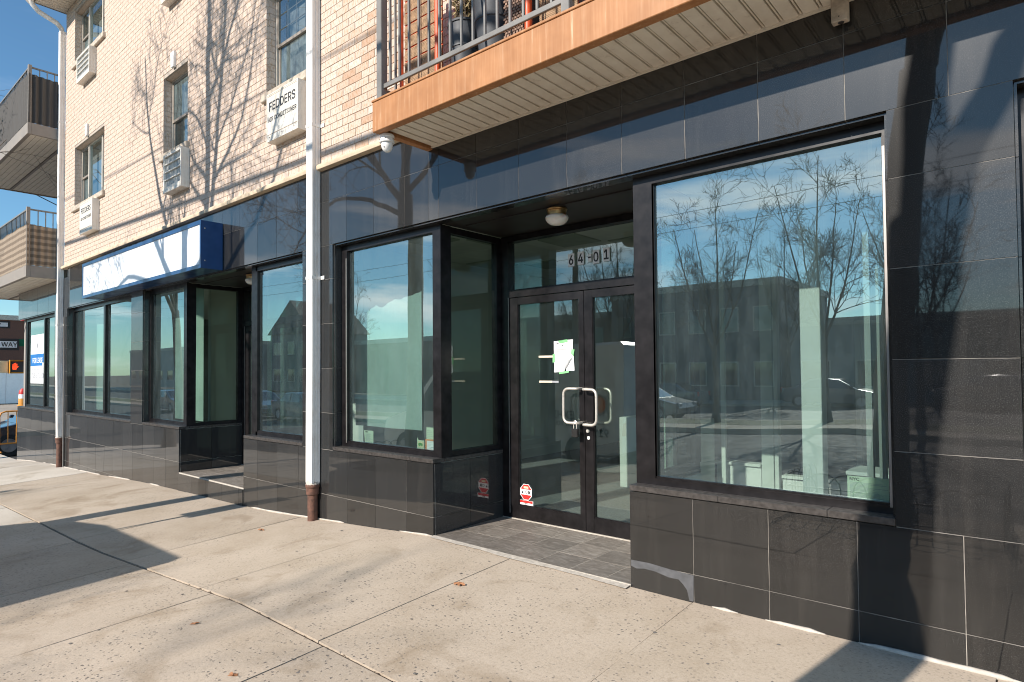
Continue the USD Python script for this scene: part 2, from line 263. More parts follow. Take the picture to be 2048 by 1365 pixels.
mat('beam_orange', {'g': ('geometry', {}), 'map': ('mapping', {'scale': (42.0, 42.0, 1.5)}), 'n': ('noise_texture', {'scale': 1.0, 'detail': 6.0, 'roughness': 0.65}), 'n2': ('noise_texture', {'scale': 5.0, 'detail': 5.0}),
     'r': ('rgb_ramp', {'ramp': [(0.25, (0.37, 0.16, 0.058)), (0.50, (0.42, 0.195, 0.08)), (0.63, (0.46, 0.235, 0.11)), (0.69, (0.60, 0.39, 0.24))]}), 'r2': ('rgb_ramp', {'ramp': [(0.3, (0.82, 0.79, 0.76)), (0.7, (1.08, 1.09, 1.11))]}),
     'm': ('mix_color', {'blend_type': 'multiply', 'fac': 1.0}), 'b': ('bump', {'strength': 1.0, 'distance': 0.0008}), 'p': ('principled_bsdf', {'roughness': 0.55, 'specular_ior_level': 0.35})},
    [('g.position', 'map.vector'), ('map.vector', 'n.vector'), ('g.position', 'n2.vector'), ('n.fac', 'r.fac'), ('n2.fac', 'r2.fac'), ('r.color', 'm.a'), ('r2.color', 'm.b'), ('m.result', 'p.base_color'), ('n2.fac', 'b.height'), ('b.normal', 'p.normal')])
mat('soffit_metal', {'g': ('geometry', {}), 'n': ('noise_texture', {'scale': 9.0, 'detail': 7.0, 'roughness': 0.7}), 'r': ('rgb_ramp', {'ramp': [(0.22, (0.46, 0.37, 0.27)), (0.40, (0.76, 0.68, 0.56)), (0.7, (0.84, 0.77, 0.65))]}), 'p': ('principled_bsdf', {'roughness': 0.5, 'specular_ior_level': 0.35})},
    [('g.position', 'n.vector'), ('n.fac', 'r.fac'), ('r.color', 'p.base_color')])
plain('seam_dark', (0.035, 0.024, 0.016), 0.8, var=0.4)
plain('rail_grey', (0.20, 0.19, 0.175), 0.45, var=0.15)
plain('pole_orange', (0.62, 0.085, 0.02), 0.45, var=0.25, scale=14)
plain('reed', (0.50, 0.345, 0.215), 0.7, var=0.35, scale=30)
plain('pot_grey', (0.055, 0.06, 0.068), 0.55, var=0.15)
plain('wicker', (0.26, 0.16, 0.11), 0.7, var=0.4, scale=40)
plain('needles', (0.075, 0.095, 0.04), 0.8, var=0.5, scale=20)
plain('needles_dry', (0.30, 0.23, 0.11), 0.8, var=0.5, scale=20)
plain('twig', (0.10, 0.07, 0.05), 0.8, var=0.3, scale=20)
plain('bark', (0.105, 0.085, 0.068), 0.9, var=0.4, scale=14, bump=0.012, bscale=26)
plain('mesh_dark', (0.075, 0.07, 0.065), 0.8, var=0.15, scale=40)
mat('mesh_stripe', {'g': ('geometry', {}), 's': ('separate_xyz', {}), 'w': ('math', {'math_type': 'multiply', 'value2': 49.0}), 'sn': ('math', {'math_type': 'sine'}), 'r': ('rgb_ramp', {'ramp': [(0.35, (0.19, 0.145, 0.105)), (0.65, (0.34, 0.27, 0.20))]}), 'mr': ('map_range', {'from_min': -1.0, 'from_max': 1.0}), 'p': ('principled_bsdf', {'roughness': 0.85})},
    [('g.position', 's.vector'), ('s.z', 'w.value1'), ('w.value', 'sn.value1'), ('sn.value', 'mr.value'), ('mr.result', 'r.fac'), ('r.color', 'p.base_color')])
plain('balcony_grey', (0.27, 0.235, 0.20), 0.6, var=0.1)
plain('steel', (0.72, 0.67, 0.60), 0.38, metallic=0.55, var=0.06, scale=40)
plain('lock_black', (0.02, 0.019, 0.018), 0.4)
plain('brass', (0.52, 0.34, 0.16), 0.35, metallic=0.9)
plain('lamp_glass', (0.72, 0.68, 0.62), 0.25, var=0.06, scale=25, subsurface_weight=0.2)
plain('paper', (0.82, 0.82, 0.82), 0.7, var=0.02)
plain('paper_green', (0.60, 0.68, 0.50), 0.7, var=0.03)
plain('paper_film', (0.40, 0.50, 0.46), 0.7, var=0.12, scale=2.2)
plain('tape_green', (0.22, 0.58, 0.24), 0.6, var=0.15)
plain('tape_cream', (0.72, 0.62, 0.48), 0.6)
plain('sticker_red', (0.62, 0.03, 0.025), 0.45, var=0.05)
plain('sticker_orange', (0.75, 0.22, 0.04), 0.5)
plain('print_green', (0.10, 0.30, 0.09), 0.6)
plain('print_cream', (0.72, 0.66, 0.42), 0.6)
plain('print_blue', (0.05, 0.22, 0.42), 0.6)
plain('poster_blue', (0.012, 0.16, 0.46), 0.5)
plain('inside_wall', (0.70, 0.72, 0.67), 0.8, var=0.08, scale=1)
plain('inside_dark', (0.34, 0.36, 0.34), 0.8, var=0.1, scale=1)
plain('inside_white', (0.80, 0.80, 0.76), 0.7, var=0.03)
plain('carpet', (0.22, 0.22, 0.22), 0.95, var=0.3, scale=60)
plain('inside_ceiling', (0.78, 0.77, 0.70), 0.8, var=0.08)
plain('ceiling_tile_dark', (0.42, 0.45, 0.36), 0.8)
plain('curtain', (0.42, 0.43, 0.43), 0.85, var=0.2, scale=5)
plain('cam_white', (0.80, 0.79, 0.77), 0.3, var=0.03)
plain('signal_yellow', (0.60, 0.27, 0.03), 0.5, var=0.15)
plain('signal_cream', (0.78, 0.66, 0.42), 0.5)
plain('street_green', (0.01, 0.20, 0.09), 0.5)
plain('pole_dark', (0.07, 0.072, 0.08), 0.5)
plain('barricade_orange', (0.72, 0.30, 0.05), 0.45, var=0.12)
plain('car_dark', (0.012, 0.014, 0.018), 0.25, coat=1.0)
plain('car_silver', (0.10, 0.105, 0.11), 0.3, metallic=0.5, coat=1.0)
plain('car_red', (0.30, 0.03, 0.025), 0.3, coat=1.0)
plain('van_white', (0.74, 0.74, 0.73), 0.3, var=0.04, coat=0.8)
plain('tyre', (0.02, 0.02, 0.02), 0.85)
plain('rim', (0.35, 0.35, 0.36), 0.35, metallic=0.9)
plain('car_window', (0.012, 0.016, 0.018), 0.05, coat=1.0)
plain('lamp_red', (0.45, 0.02, 0.02), 0.3)
plain('brick_brown', (0.13, 0.055, 0.035), 0.9, var=0.3, scale=12)
plain('wall_far', (0.30, 0.27, 0.24), 0.85, var=0.1, scale=2)
plain('wall_far_dark', (0.15, 0.13, 0.12), 0.85, var=0.15, scale=2)
plain('roof_far', (0.07, 0.06, 0.055), 0.85, var=0.2)
plain('iron_black', (0.02, 0.02, 0.02), 0.5)
plain('wire_black', (0.012, 0.012, 0.013), 0.6)
plain('wood_pole', (0.15, 0.11, 0.08), 0.9, var=0.3, scale=20)
plain('leaf_brown', (0.36, 0.16, 0.07), 0.7, var=0.3, scale=40)
plain('gum', (0.16, 0.145, 0.13), 0.9)
mat('hand_red', {'e': ('emission', {'color': (1.0, 0.09, 0.03), 'strength': 0.9})}, [], surface='e.emission')

# ------------------------------------------------------------------ ground, road, pavements
GX = [-400, -60, -40, -19.0, -17.8, -16.3, -15.2, -13.05, -10.94, -8.94, -7.6, -6.78, -5.85, -5.3, -4.85, -4.08, -1.7, 0, 20, 400]
GZ = [-0.95, -0.9, -0.8, -0.641, -0.556, -0.48, -0.448, -0.381, -0.284, -0.236, -0.21, -0.178, -0.119, -0.085, -0.056, -0.004, -0.018, -0.012, -0.012, -0.012]
def g0(x): return np.interp(x, GX, GZ)
SL, CURB = 0.045, -4.5
def gz(x, y): return g0(x) + SL * np.minimum(y, 0)
def road_z(x): return g0(x) + SL * CURB - 0.14
def grid(xs, ys, zf):
    X, Y = np.meshgrid(xs, ys, indexing='ij'); v = np.stack([X, Y, zf(X, Y)], -1).reshape(-1, 3); n = len(ys)
    i, j = np.meshgrid(np.arange(len(xs) - 1), np.arange(n - 1), indexing='ij')
    q = np.stack([i * n + j, (i + 1) * n + j, (i + 1) * n + j + 1, i * n + j + 1], -1).reshape(-1, 4)
    return MB().add(v, q)
xs_long = np.unique(np.concatenate([np.linspace(-300, -40, 14), np.array(GX[3:18], float), np.linspace(-40, 20, 31), np.linspace(20, 300, 8)]))
obj('ground', grid(np.array([-900, -300, 300, 900.0]), np.array([-900, -60, 60, 900.0]), lambda X, Y: X * 0 - 1.6), 'soil', kind='structure')
obj('road', grid(xs_long, np.array([-14.5, -11, -8, CURB + 0.02]), lambda X, Y: road_z(X)), 'asphalt', kind='structure')
obj('side_street', grid(np.array([-31, -26, -21.6]), np.array([CURB, 0, 10, 40, 120.0]), lambda X, Y: road_z(X) + 0.012), 'asphalt', kind='structure')
obj('far_road', grid(xs_long, np.array([-31.0, -24.0, -18.4]), lambda X, Y: road_z(X) + 0.004), 'asphalt', kind='structure')
def raised(name, y0, y1, h, m):
    mb = grid(xs_long, np.array([y0, y1]), lambda X, Y: road_z(X) + h); v, f = mb.get()
    w = MB().add(v, f)
    for y, s in ((y1, 1), (y0, -1)):
        a = np.stack([xs_long, xs_long * 0 + y, road_z(xs_long) + h], 1); b = a - [0, 0, h + 0.2]
        n = len(xs_long); w.add(np.vstack([a, b]), [((k, k + n, k + n + 1, k + 1) if s > 0 else (k, k + 1, k + n + 1, k + n)) for k in range(n - 1)])
    return obj(name, w, m, kind='structure')
raised('median', -18.4, -14.5, 0.15, 'concrete_far')
obj('median_grass', grid(xs_long, np.array([-18.1, -16.0]), lambda X, Y: road_z(X) + 0.158), 'grass', label='rough winter grass on the strip between the two carriageways', cat='grass', kind='stuff')
raised('far_pavement', -36.0, -31.0, 0.15, 'concrete_far')
obj('side_pavement', box(-60, -31.0, CURB, 80, -1.2, -0.86), 'concrete_far', kind='structure')

# sidewalk of separate slabs over a dirt bed
xs_s = np.unique(np.concatenate([np.array([x for x in GX if -21.6 < x < 12]), np.linspace(-21.6, 12, 20)]))
side = obj('sidewalk', grid(xs_s, np.array([CURB, -1.7, 0.015]), lambda X, Y: gz(X, Y) - 0.012), 'joint_dirt', kind='structure')
def slab(x0, x1, y0, y1, m, gap=0.005, dz=0.0):
    r = np.random.default_rng(int(abs(x0 * 977 + y0 * 131)) + 5)
    e = gap
    xs = np.unique(np.concatenate([[x0 + e, x1 - e], [x for x in GX if x0 + e < x < x1 - e], np.linspace(x0 + e, x1 - e, 9)[1:-1]])); ys = np.linspace(y0 + (e if y0 > CURB + .01 else 0), y1 - (e if y1 < -0.01 else 0), 7)
    tx, ty, tz = r.normal(0, 0.0012), r.normal(0, 0.0012), dz + abs(r.normal(0, 0.0015))
    zf = lambda X, Y: gz(X, Y) + tz + tx * (X - x0) + ty * (Y - y0)
    mb = grid(xs, ys, zf); v, f = mb.get(); nx, ny = len(xs), len(ys)
    v = v.reshape(nx, ny, 3)
    v[0, 1:-1, 0] += r.normal(0, 0.0015, ny - 2); v[-1, 1:-1, 0] += r.normal(0, 0.0015, ny - 2)      # worn arrises
    v = v.reshape(-1, 3)
    ring = [i * ny for i in range(nx)] + [(nx - 1) * ny + j for j in range(1, ny)] + [i * ny + ny - 1 for i in range(nx - 2, -1, -1)] + [j for j in range(ny - 2, 0, -1)]
    lip = v[ring] - [0, 0, 0.03]; n = len(v); k = len(ring)
    w = MB().add(np.vstack([v, lip]), np.vstack([f, [t for a in range(k) for t in ((ring[a], n + a, n + (a + 1) % k), (ring[a], n + (a + 1) % k, ring[(a + 1) % k]))]]))
    return obj('paving_slab', w, m, side, smooth=25)
inner = [-21.6, -19.9, -18.3, -16.7, -15.1, -13.55, -12.1, -10.65, -9.2, -7.7, -6.2, -4.68, -3.16, -1.70, -0.2, 1.3, 2.8, 4.3, 5.8, 8, 10, 12]
outer = [-21.6, -19.9, -18.3, -16.7, -15.1, -13.55, -12.1, -10.65, -9.28, -7.6, -6.05, -4.47, -3.08, -1.6, -0.1, 1.4, 2.9, 4.4, 6, 8, 10, 12]
for a, b in zip(inner[:-1], inner[1:]): slab(a, b, -1.717, 0.0, 'concrete_new' if b <= -13.5 else 'concrete', 0.004)
for a, b in zip(outer[:-1], outer[1:]):
    slab(a, b, -3.1, -1.732, 'concrete_new' if b <= -9.2 else 'concrete', 0.006)
    slab(a, b, CURB, -3.1, 'concrete_new' if b <= -9.2 else 'concrete', 0.006)
kv = MB()
for a, b in zip(xs_s[:-1], xs_s[1:]):
    za, zb = gz(a, CURB), gz(b, CURB); ra, rb = road_z(a) - 0.2, road_z(b) - 0.2
    kv.add([(a, CURB - 0.15, ra), (b, CURB - 0.15, rb), (b, CURB - 0.15, zb - 0.005), (a, CURB - 0.15, za - 0.005), (b, CURB + 0.002, zb - 0.003), (a, CURB + 0.002, za - 0.003)], [(0, 1, 2), (0, 2, 3), (3, 2, 4), (3, 4, 5)])
obj('kerb', kv, 'concrete_far', side)
# ------------------------------------------------------------------ the building
B = thing('apartment_building', 'tan brick apartment building with polished black granite shopfronts at street level', 'building', (0, 0, 0))
FB, FT, SILL = 2.77, 3.576, 0.623
GR = 0.0019                                                       # half a grout joint
def tile(x0, x1, z0, z1, y=0.0, t=0.02, edge=True):
    """One granite slab with a very slight tilt of its own, as hung slabs have."""
    r = rng.normal(0, 0.0009, 3)
    a = GR if edge else 0.0
    x0, x1, z0, z1 = x0 + a, x1 - a, z0 + a, z1 - a
    mb = box(x0, x1, y, y + t, z0, z1)
    v = mb.v[0]; front = v[:, 1] < y + t / 2
    v[front, 1] += r[0] * 0.5 + r[1] * (v[front, 0] - x0) + r[2] * (v[front, 2] - z0)
    return obj('granite_tile', mb, 'granite', B)
def joints(start, pitch, x0, x1):
    k0 = math.ceil((x0 + 0.06 - start) / pitch); out = [x0]
    k = k0
    while start + k * pitch < x1 - 0.06: out.append(start + k * pitch); k += 1
    return out + [x1]
backing = MB()
# fascia band
for x0, x1, top in ((-19.05, -15.0, 3.40), (-15.0, -4.13, FT), (-4.13, 2.6, 3.47)):
    js = joints(-0.328, 0.4589, x0, x1)
    for a, b in zip(js[:-1], js[1:]):
        tile(a, b, FB, 3.24); tile(a, b, 3.24, top)
    backing.box(x0, x1, 0.003 if x0 > -15.1 else 0.0035, 0.10, FB + 0.003, top)
# base
def base(x0, x1, start, zlow):
    js = joints(start, 0.4589, x0, x1)
    rows = [SILL, 0.155, -0.313, -0.781]
    for a, b in zip(js[:-1], js[1:]):
        bottom = min(g0(a), g0(b)) - 0.04
        for r in range(3):
            if rows[r] <= bottom + 0.02: break
            z0 = max(rows[r + 1], bottom)
            tile(a, b, z0, rows[r])
    backing.box(x0 + 0.002, x1 - 0.002, 0.003, 0.10, zlow, SILL - 0.003)
base(-19.05, -15.45, -0.315, -0.75); base(-15.45, -9.481, -0.315, -0.6); base(-7.545, -4.084, -0.315, -0.35); base(-2.137, 2.6, -0.3145, -0.1)
# pilasters between the windows
for x0, x1 in ((-15.9, -15.0), (-11.42, -10.91), (-6.2, -5.62), (-0.596, -0.08), (1.5, 2.6)):
    zs = [SILL, 1.007, 1.477, 1.945, 2.413, FB]
    for a, b in zip(zs[:-1], zs[1:]): tile(x0, x1, a, b)
    backing.box(x0 + 0.003, x1 - 0.003, 0.003, 0.14, SILL - 0.002, FB + 0.002)
obj('grout_backing', backing, 'grout', B)
# jambs, undersides (granite returns)
for x, s in ((-15.0, 1), (-11.42, -1), (-10.91, 1), (-6.2, -1), (-5.62, 1), (-0.596, -1), (-0.08, 1), (1.5, -1), (-15.9, -1)):
    for z0, z1 in ((SILL + 0.04, 1.007), (1.007, 1.477), (1.477, 1.945), (1.945, 2.413), (2.413, FB - 0.012)):
        obj('granite_tile', box(x, x + s * 0.012, 0.022, 0.12, z0 + GR, z1 - GR), 'granite', B)
def under(x0, x1):
    js = joints(-0.328, 0.4589, x0, x1)
    for a, b in zip(js[:-1], js[1:]): obj('granite_tile', box(a + GR, b - GR, 0.022, 0.125, FB - 0.014, FB - 0.001), 'granite', B)
# sills
def sill(x0, x1, y1=0.14):
    js = joints(x0, 0.61, x0, x1)
    for a, b in zip(js[:-1], js[1:]): obj('window_sill', cbox(a + 0.001, b - 0.001, -0.002, y1, SILL + 0.003, SILL + 0.040, c=0.002), 'sill_stone', B)
for w in ((-19.05, -15.9), (-15.0, -11.42), (-10.91, -9.481), (-7.545, -6.2), (-5.62, -4.084), (-2.137, -0.596), (-0.08, 1.5)):
    sill(*w); under(*w)
for w in ((-9.481, -7.545), (-4.084, -2.137)): under(*w)

def pane(name, pts, m, parent):
    return obj(name, MB().add(pts, [(0, 1, 2, 3)]), m, parent)
def pane_y(x0, x1, z0, z1, y, m, parent, name='pane'):            # faces the street
    return pane(name, [(x0, y, z0), (x1, y, z0), (x1, y, z1), (x0, y, z1)], m, parent)
def shop_window(x0, x1, mull=(), label=None, cl=0.05, cr=0.05, z0=0.663, z1=FB - 0.016, gy=0.135):
    """Black frame standing 0.1 m behind the granite face, with its panes."""
    f = MB()
    f.box(x0, x1, 0.10, 0.17, z0, z0 + 0.045).box(x0, x1, 0.10, 0.17, z1 - 0.06, z1)
    f.box(x0, x0 + cl, 0.10, 0.17, z0 + 0.045, z1 - 0.06).box(x1 - cr, x1, 0.10, 0.17, z0 + 0.045, z1 - 0.06)
    xs = [x0 + cl]
    for m in mull:
        f.box(m - 0.045, m + 0.045, 0.09, 0.17, z0 + 0.045, z1 - 0.06); xs += [m - 0.045, m + 0.045]
    xs.append(x1 - cr)
    fr = obj('window_frame', f, 'frame_black', B, label=label)
    for a, b in zip(xs[::2], xs[1::2]):
        pane_y(a, b, z0 + 0.045, z1 - 0.06, gy, 'shop_glass', fr)
        bead = MB(); bead.box(a, a + 0.006, 0.118, 0.134, z0 + 0.045, z1 - 0.06).box(a, b, 0.108, 0.134, z0 + 0.0452, z0 + 0.058).box(b - 0.006, b, 0.118, 0.134, z0 + 0.06, z1 - 0.06)
        obj('glazing_bead', bead, 'frame_black', fr)
    return fr
shop_window(-18.72, -15.9, mull=(-17.1,), label='frame of the far left shop window with the white and blue letting poster')
shop_window(-14.99, -11.43, mull=(-13.05,), label='frame of the two-pane shop window below the blue light box')
shop_window(-10.90, -9.586, cl=0.06, cr=0.0)
shop_window(-7.44, -6.21, cl=0.0, cr=0.05)
shop_window(-5.61, -4.189, cl=0.10, cr=0.0, label='frame of the shop window half covered by pale green film')
shop_window(-1.995, -0.604, cl=0.0, cr=0.03, label='frame of the wide shop window right of the double doors')
shop_window(-0.07, 1.49, cl=0.05, cr=0.05)
# bare metal gasket strips that catch the sun
for x in (-5.522, -0.634, -0.032): obj('gasket_strip', box(x, x + 0.012, 0.094, 0.102, 0.70, 2.62), 'frame_bare', B)

def entry(x0, x1, zf, label):
    """Recessed doorway: posts, glazed returns, double doors, transom, ceiling."""
    yd = 0.95
    obj('corner_post', box(x0 - 0.105, x0, 0.10, 0.23, 0.663, FB - 0.016), 'frame_black', B); obj('corner_post', box(x1, x1 + 0.142, 0.10, 0.23, 0.663, FB - 0.016), 'frame_black', B)
    sides = []
    for s, x in ((-1, x0), (1, x1)):
        f = MB(); a, b = (x - 0.08, x - 0.012) if s < 0 else (x + 0.012, x + 0.08)
        f.box(a, b, 0.23, yd, 0.663, 0.71).box(a, b, 0.23, yd, 2.695, FB - 0.016).box(a, b, yd - 0.085, yd + 0.02, 0.71, 2.695)
        sides.append(obj('side_frame', f, 'frame_black', B, label=('left ' if s < 0 else 'right ') + label))
    for fr, s, x in ((sides[0], -1, x0), (sides[1], 1, x1)):
        xx = x + s * 0.045
        P = [(xx, 0.23, 0.71), (xx, yd - 0.085, 0.71), (xx, yd - 0.085, 2.695), (xx, 0.23, 2.695)]
        pane('side_pane', P if s < 0 else P[::-1], 'return_glass', fr)
        xi = (x - 0.012, x) if s < 0 else (x, x + 0.012)
        for za, zb in ((zf - 0.02, 0.155), (0.155, SILL)):
            for ya, yb in ((0.022, 0.46), (0.46, yd)):
                obj('granite_tile', box(*xi, ya + GR, yb - GR, za + GR, zb - GR), 'granite', B)
        xo = (x - 0.08, x - 0.014) if s < 0 else (x + 0.014, x + 0.08)
        obj('low_wall', box(*xo, 0.105, yd + 0.02, zf - 0.1, SILL), 'inside_wall', B)
        obj('window_sill', cbox(min(x - s * 0.004, x + s * 0.085), max(x - s * 0.004, x + s * 0.085), 0.145, yd, SILL + 0.003, 0.661), 'sill_stone', B)
    # door frame and doors
    d = MB(); xm = (x0 + x1) / 2
    d.box(x0, x0 + 0.09, yd - 0.03, yd + 0.07, zf, FB - 0.016).box(x1 - 0.09, x1, yd - 0.03, yd + 0.07, zf, FB - 0.016)
    d.box(x0 + 0.09, x1 - 0.09, yd - 0.03, yd + 0.07, 2.150 , 2.225).box(x0 + 0.09, x1 - 0.09, yd - 0.03, yd + 0.07, 2.70, FB - 0.016)
    df = obj('door_frame', d, 'frame_black', B)
    obj('gasket_strip', box(x0 + 0.09, x0 + 0.097, yd - 0.036, yd - 0.0305, zf + 0.05, 2.15), 'frame_bare', df)
    pane_y(x0 + 0.09, x1 - 0.09, 2.225, 2.70, yd + 0.02, 'door_glass', df, 'transom_pane')
    leaves = []
    for k, (a, b) in enumerate(((x0 + 0.098, xm - 0.003), (xm + 0.003, x1 - 0.098))):
        l = MB(); sl, sr = (0.10, 0.055) if k == 0 else (0.085, 0.10)
        l.box(a, a + sl, yd - 0.025, yd + 0.02, zf + 0.008, 2.142).box(b - sr, b, yd - 0.025, yd + 0.02, zf + 0.008, 2.142)
        l.box(a + sl, b - sr, yd - 0.0235, yd + 0.018, zf + 0.008, zf + 0.135).box(a + sl, b - sr, yd - 0.0235, yd + 0.018, 2.075, 2.142)
        dl = obj('glass_door', l, 'frame_black', B)
        pane_y(a + sl, b - sr, zf + 0.135, 2.075, yd - 0.002, 'door_glass', dl)
        bd = MB(); bd.box(a + sl, b - sr, yd - 0.019, yd - 0.003, zf + 0.1352, zf + 0.146).box(a + sl, a + sl + 0.007, yd - 0.019, yd - 0.003, zf + 0.147, 2.075)
        obj('glazing_bead', bd, 'frame_black', dl)
        leaves.append((dl, a, b, sl, sr))
    c = MB(); c.box(x0 - 0.004, x1 + 0.004, 0.126, yd + 0.07, FB - 0.012, FB + 0.05); c.box(x0 + 0.12, x1 - 0.12, 0.30, yd - 0.12, FB - 0.022, FB - 0.0125)
    obj('entry_ceiling', c, 'ceiling_black', B)
    return leaves, yd
leaves, YD = entry(-4.084, -2.137, 0.0, 'return frame of the doorway numbered 64-01')
leaves2, _ = entry(-9.481, -7.545, 0.012, 'return frame of the raised doorway beside the blue light box')
def handle(parent, x, s, y, z0, z1, out=0.075, m='steel'):
    """Square pull handle: returns to the stile, bows sideways over the glass."""
    w = 0.145 * s; P = []
    def arc(c, p, q, n=6):
        for t in np.linspace(0, 1, n): P.append((1 - t) ** 2 * np.array(p) + 2 * t * (1 - t) * np.array(c) + t * t * np.array(q))
    P.append(np.array((x, y, z1)))
    arc((x, y - out, z1), (x, y - out + 0.03, z1), (x + 0.03 * s, y - out, z1)); arc((x + w, y - out, z1), (x + w - 0.06 * s, y - out, z1), (x + w, y - out, z1 - 0.06))
    arc((x + w, y - out, z0), (x + w, y - out, z0 + 0.06), (x + w - 0.06 * s, y - out, z0)); arc((x, y - out, z0), (x + 0.03 * s, y - out, z0), (x, y - out + 0.03, z0)); P.append(np.array((x, y, z0)))
    return obj('handle', MB().tube(P, 0.0125, 10), m, parent, smooth=40)
for lv, yd in ((leaves, YD),):
    (dl, a, b, sl, sr), (dr, a2, b2, sl2, sr2) = lv
    handle(dl, b - 0.030, -1, yd - 0.025, 0.965, 1.27)
    handle(dr, a2 + 0.022, 1, yd - 0.025, 0.955, 1.265)
    ih = handle(dr, a2 + 0.03, 1, yd + 0.20, 0.96, 1.265)
    obj('keyhole', MB().lathe([(0.0001, -0.014), (0.013, -0.014), (0.017, -0.010), (0.018, 0)], (a2 + 0.030, yd - 0.026, 0.895), 16, 'y'), 'steel', dr, smooth=40)
    obj('white_dot', MB().lathe([(0.0001, -0.002), (0.016, -0.002), (0.016, 0)], (a2 + 0.034, yd - 0.0255, 0.835), 18, 'y'), 'white_paint', dr)
# entrance floors
for (x0, x1, zf, m) in ((-4.084, -2.137, 0.0, 'joint_dirt'), (-9.481, -7.545, 0.012, 'joint_dirt')):
    obj('floor_bed', box(x0, x1, 0.0, 1.0, -0.45, zf - 0.0012), 'caulk', B)
    xs = sorted({x0 + 0.002, x1 - 0.002, *[(-3.254 if x0 > -5 else -8.66) + 0.3045 * k for k in range(-6, 8) if x0 + 0.03 < (-3.254 if x0 > -5 else -8.66) + 0.3045 * k < x1 - 0.03]})
    ys = [0.004, 0.303, 0.607, 0.911, 0.918]
    for a, b in zip(xs[:-1], xs[1:]):
        for c, d in zip(ys[:-2], ys[1:-1]): obj('floor_tile', box(a + 0.0026, b - 0.0026, c + 0.0026, d - 0.0026, zf - 0.03, zf + rng.normal(0, 0.0005)), 'floor_tile', B)
    obj('threshold', box(x0 + 0.002, x1 - 0.002, 0.913, 0.94, zf - 0.03, zf + 0.006), 'caulk', B)
js = joints(-0.315, 0.4589, -9.481, -7.545)
for a, b in zip(js[:-1], js[1:]): tile(a, b, min(g0(a), g0(b)) - 0.04, -0.002, y=-0.012, t=0.014)
# caulk bead where the wall meets the pavement
def bead(x0, x1, r=0.008):
    n = int((x1 - x0) / 0.04) + 2; xs = np.linspace(x0, x1, n); w = 0.55 + 0.9 * meshkit.fbm(np.stack([xs * 5, xs * 0, xs * 0], 1), 4, 3)
    P = np.stack([xs, -0.004 + 0 * xs, g0(xs) + 0.004], 1)
    gap = meshkit.fbm(np.stack([xs * 2.3, xs * 0, xs * 0 + 7], 1), 3, 11) < 0.60; i = 0
    while i < n:                                                   # broken into lengths, as old caulk is
        j = i
        while j < n and gap[j] == gap[i]: j += 1
        if gap[i] and j - i > 3: obj('caulk_bead', MB().tube(P[i:j], (r * w * 1.3)[i:j] * np.clip(np.minimum(np.arange(j - i), np.arange(j - i)[::-1]) / 2.0, 0.25, 1), 6), 'caulk', B, smooth=True)
        i = j
bead(-19.05, -9.5); bead(-7.53, -4.1); bead(-2.13, 2.6, 0.011)
xs = np.linspace(-4.08, -2.14, 60); w = meshkit.fbm(np.stack([xs * 4, xs * 0, xs * 0], 1), 4, 9)
st = MB(); st.add(np.vstack([np.stack([xs, 0 * xs - 0.03 - 0.05 * w, gz(xs, -0.05) + 0.007], 1), np.stack([xs, 0 * xs + 0.003, g0(xs) + 0.010], 1)]), [(k, k + 1, k + 61, k + 60) for k in range(59)])
obj('mortar_fillet', st, 'caulk', B)
pt = MB()                                                          # smeared repair on the lowest slab of the right-hand corner
from shapely.geometry import Polygon
sm = [(-2.13, 0.165), (-2.0, 0.168), (-1.85, 0.157), (-1.69, 0.15), (-1.694, -0.01), (-1.72, -0.012), (-1.735, 0.05), (-1.76, 0.08), (-1.79, 0.105), (-1.86, 0.104), (-1.95, 0.122), (-2.03, 0.125), (-2.09, 0.115), (-2.13, 0.125)]
pt.prism([(p[0], p[1]) for p in sm], -0.0022, 0.0012, 'y'); obj('repair_smear', pt, 'smear_grey', B, label='grey filler smeared along the lowest granite slab')

# ledge above the granite, brick wall above it
lg = MB(); lg.prism([(-0.055, 3.585), (-0.06, 3.60), (-0.06, 3.622), (-0.045, 3.640), (0.0, 3.655), (0.05, 3.655), (0.05, 3.578), (0.0, 3.578)], -15.30, -4.13, 'x')
obj('stone_ledge', lg, 'stone_ledge', B, smooth=30)
BZ0, BZ1, BX0, BX1 = 3.655, 8.94, -15.25, 2.6
CH, BL, MJ = 0.0775, 0.2135, 0.007
WINS = [(-14.585, -12.815, 4.745, 5.935), (-14.65, -12.85, 7.64, 8.70), (-10.115, -9.23, 4.745, 5.925), (-6.997, -6.10, 4.755, 5.985), (-10.115, -9.23, 7.64, 8.70), (-6.997, -6.10, 7.64, 8.70)]
HOLES = [(a, b, c, d) for a, b, c, d in WINS]
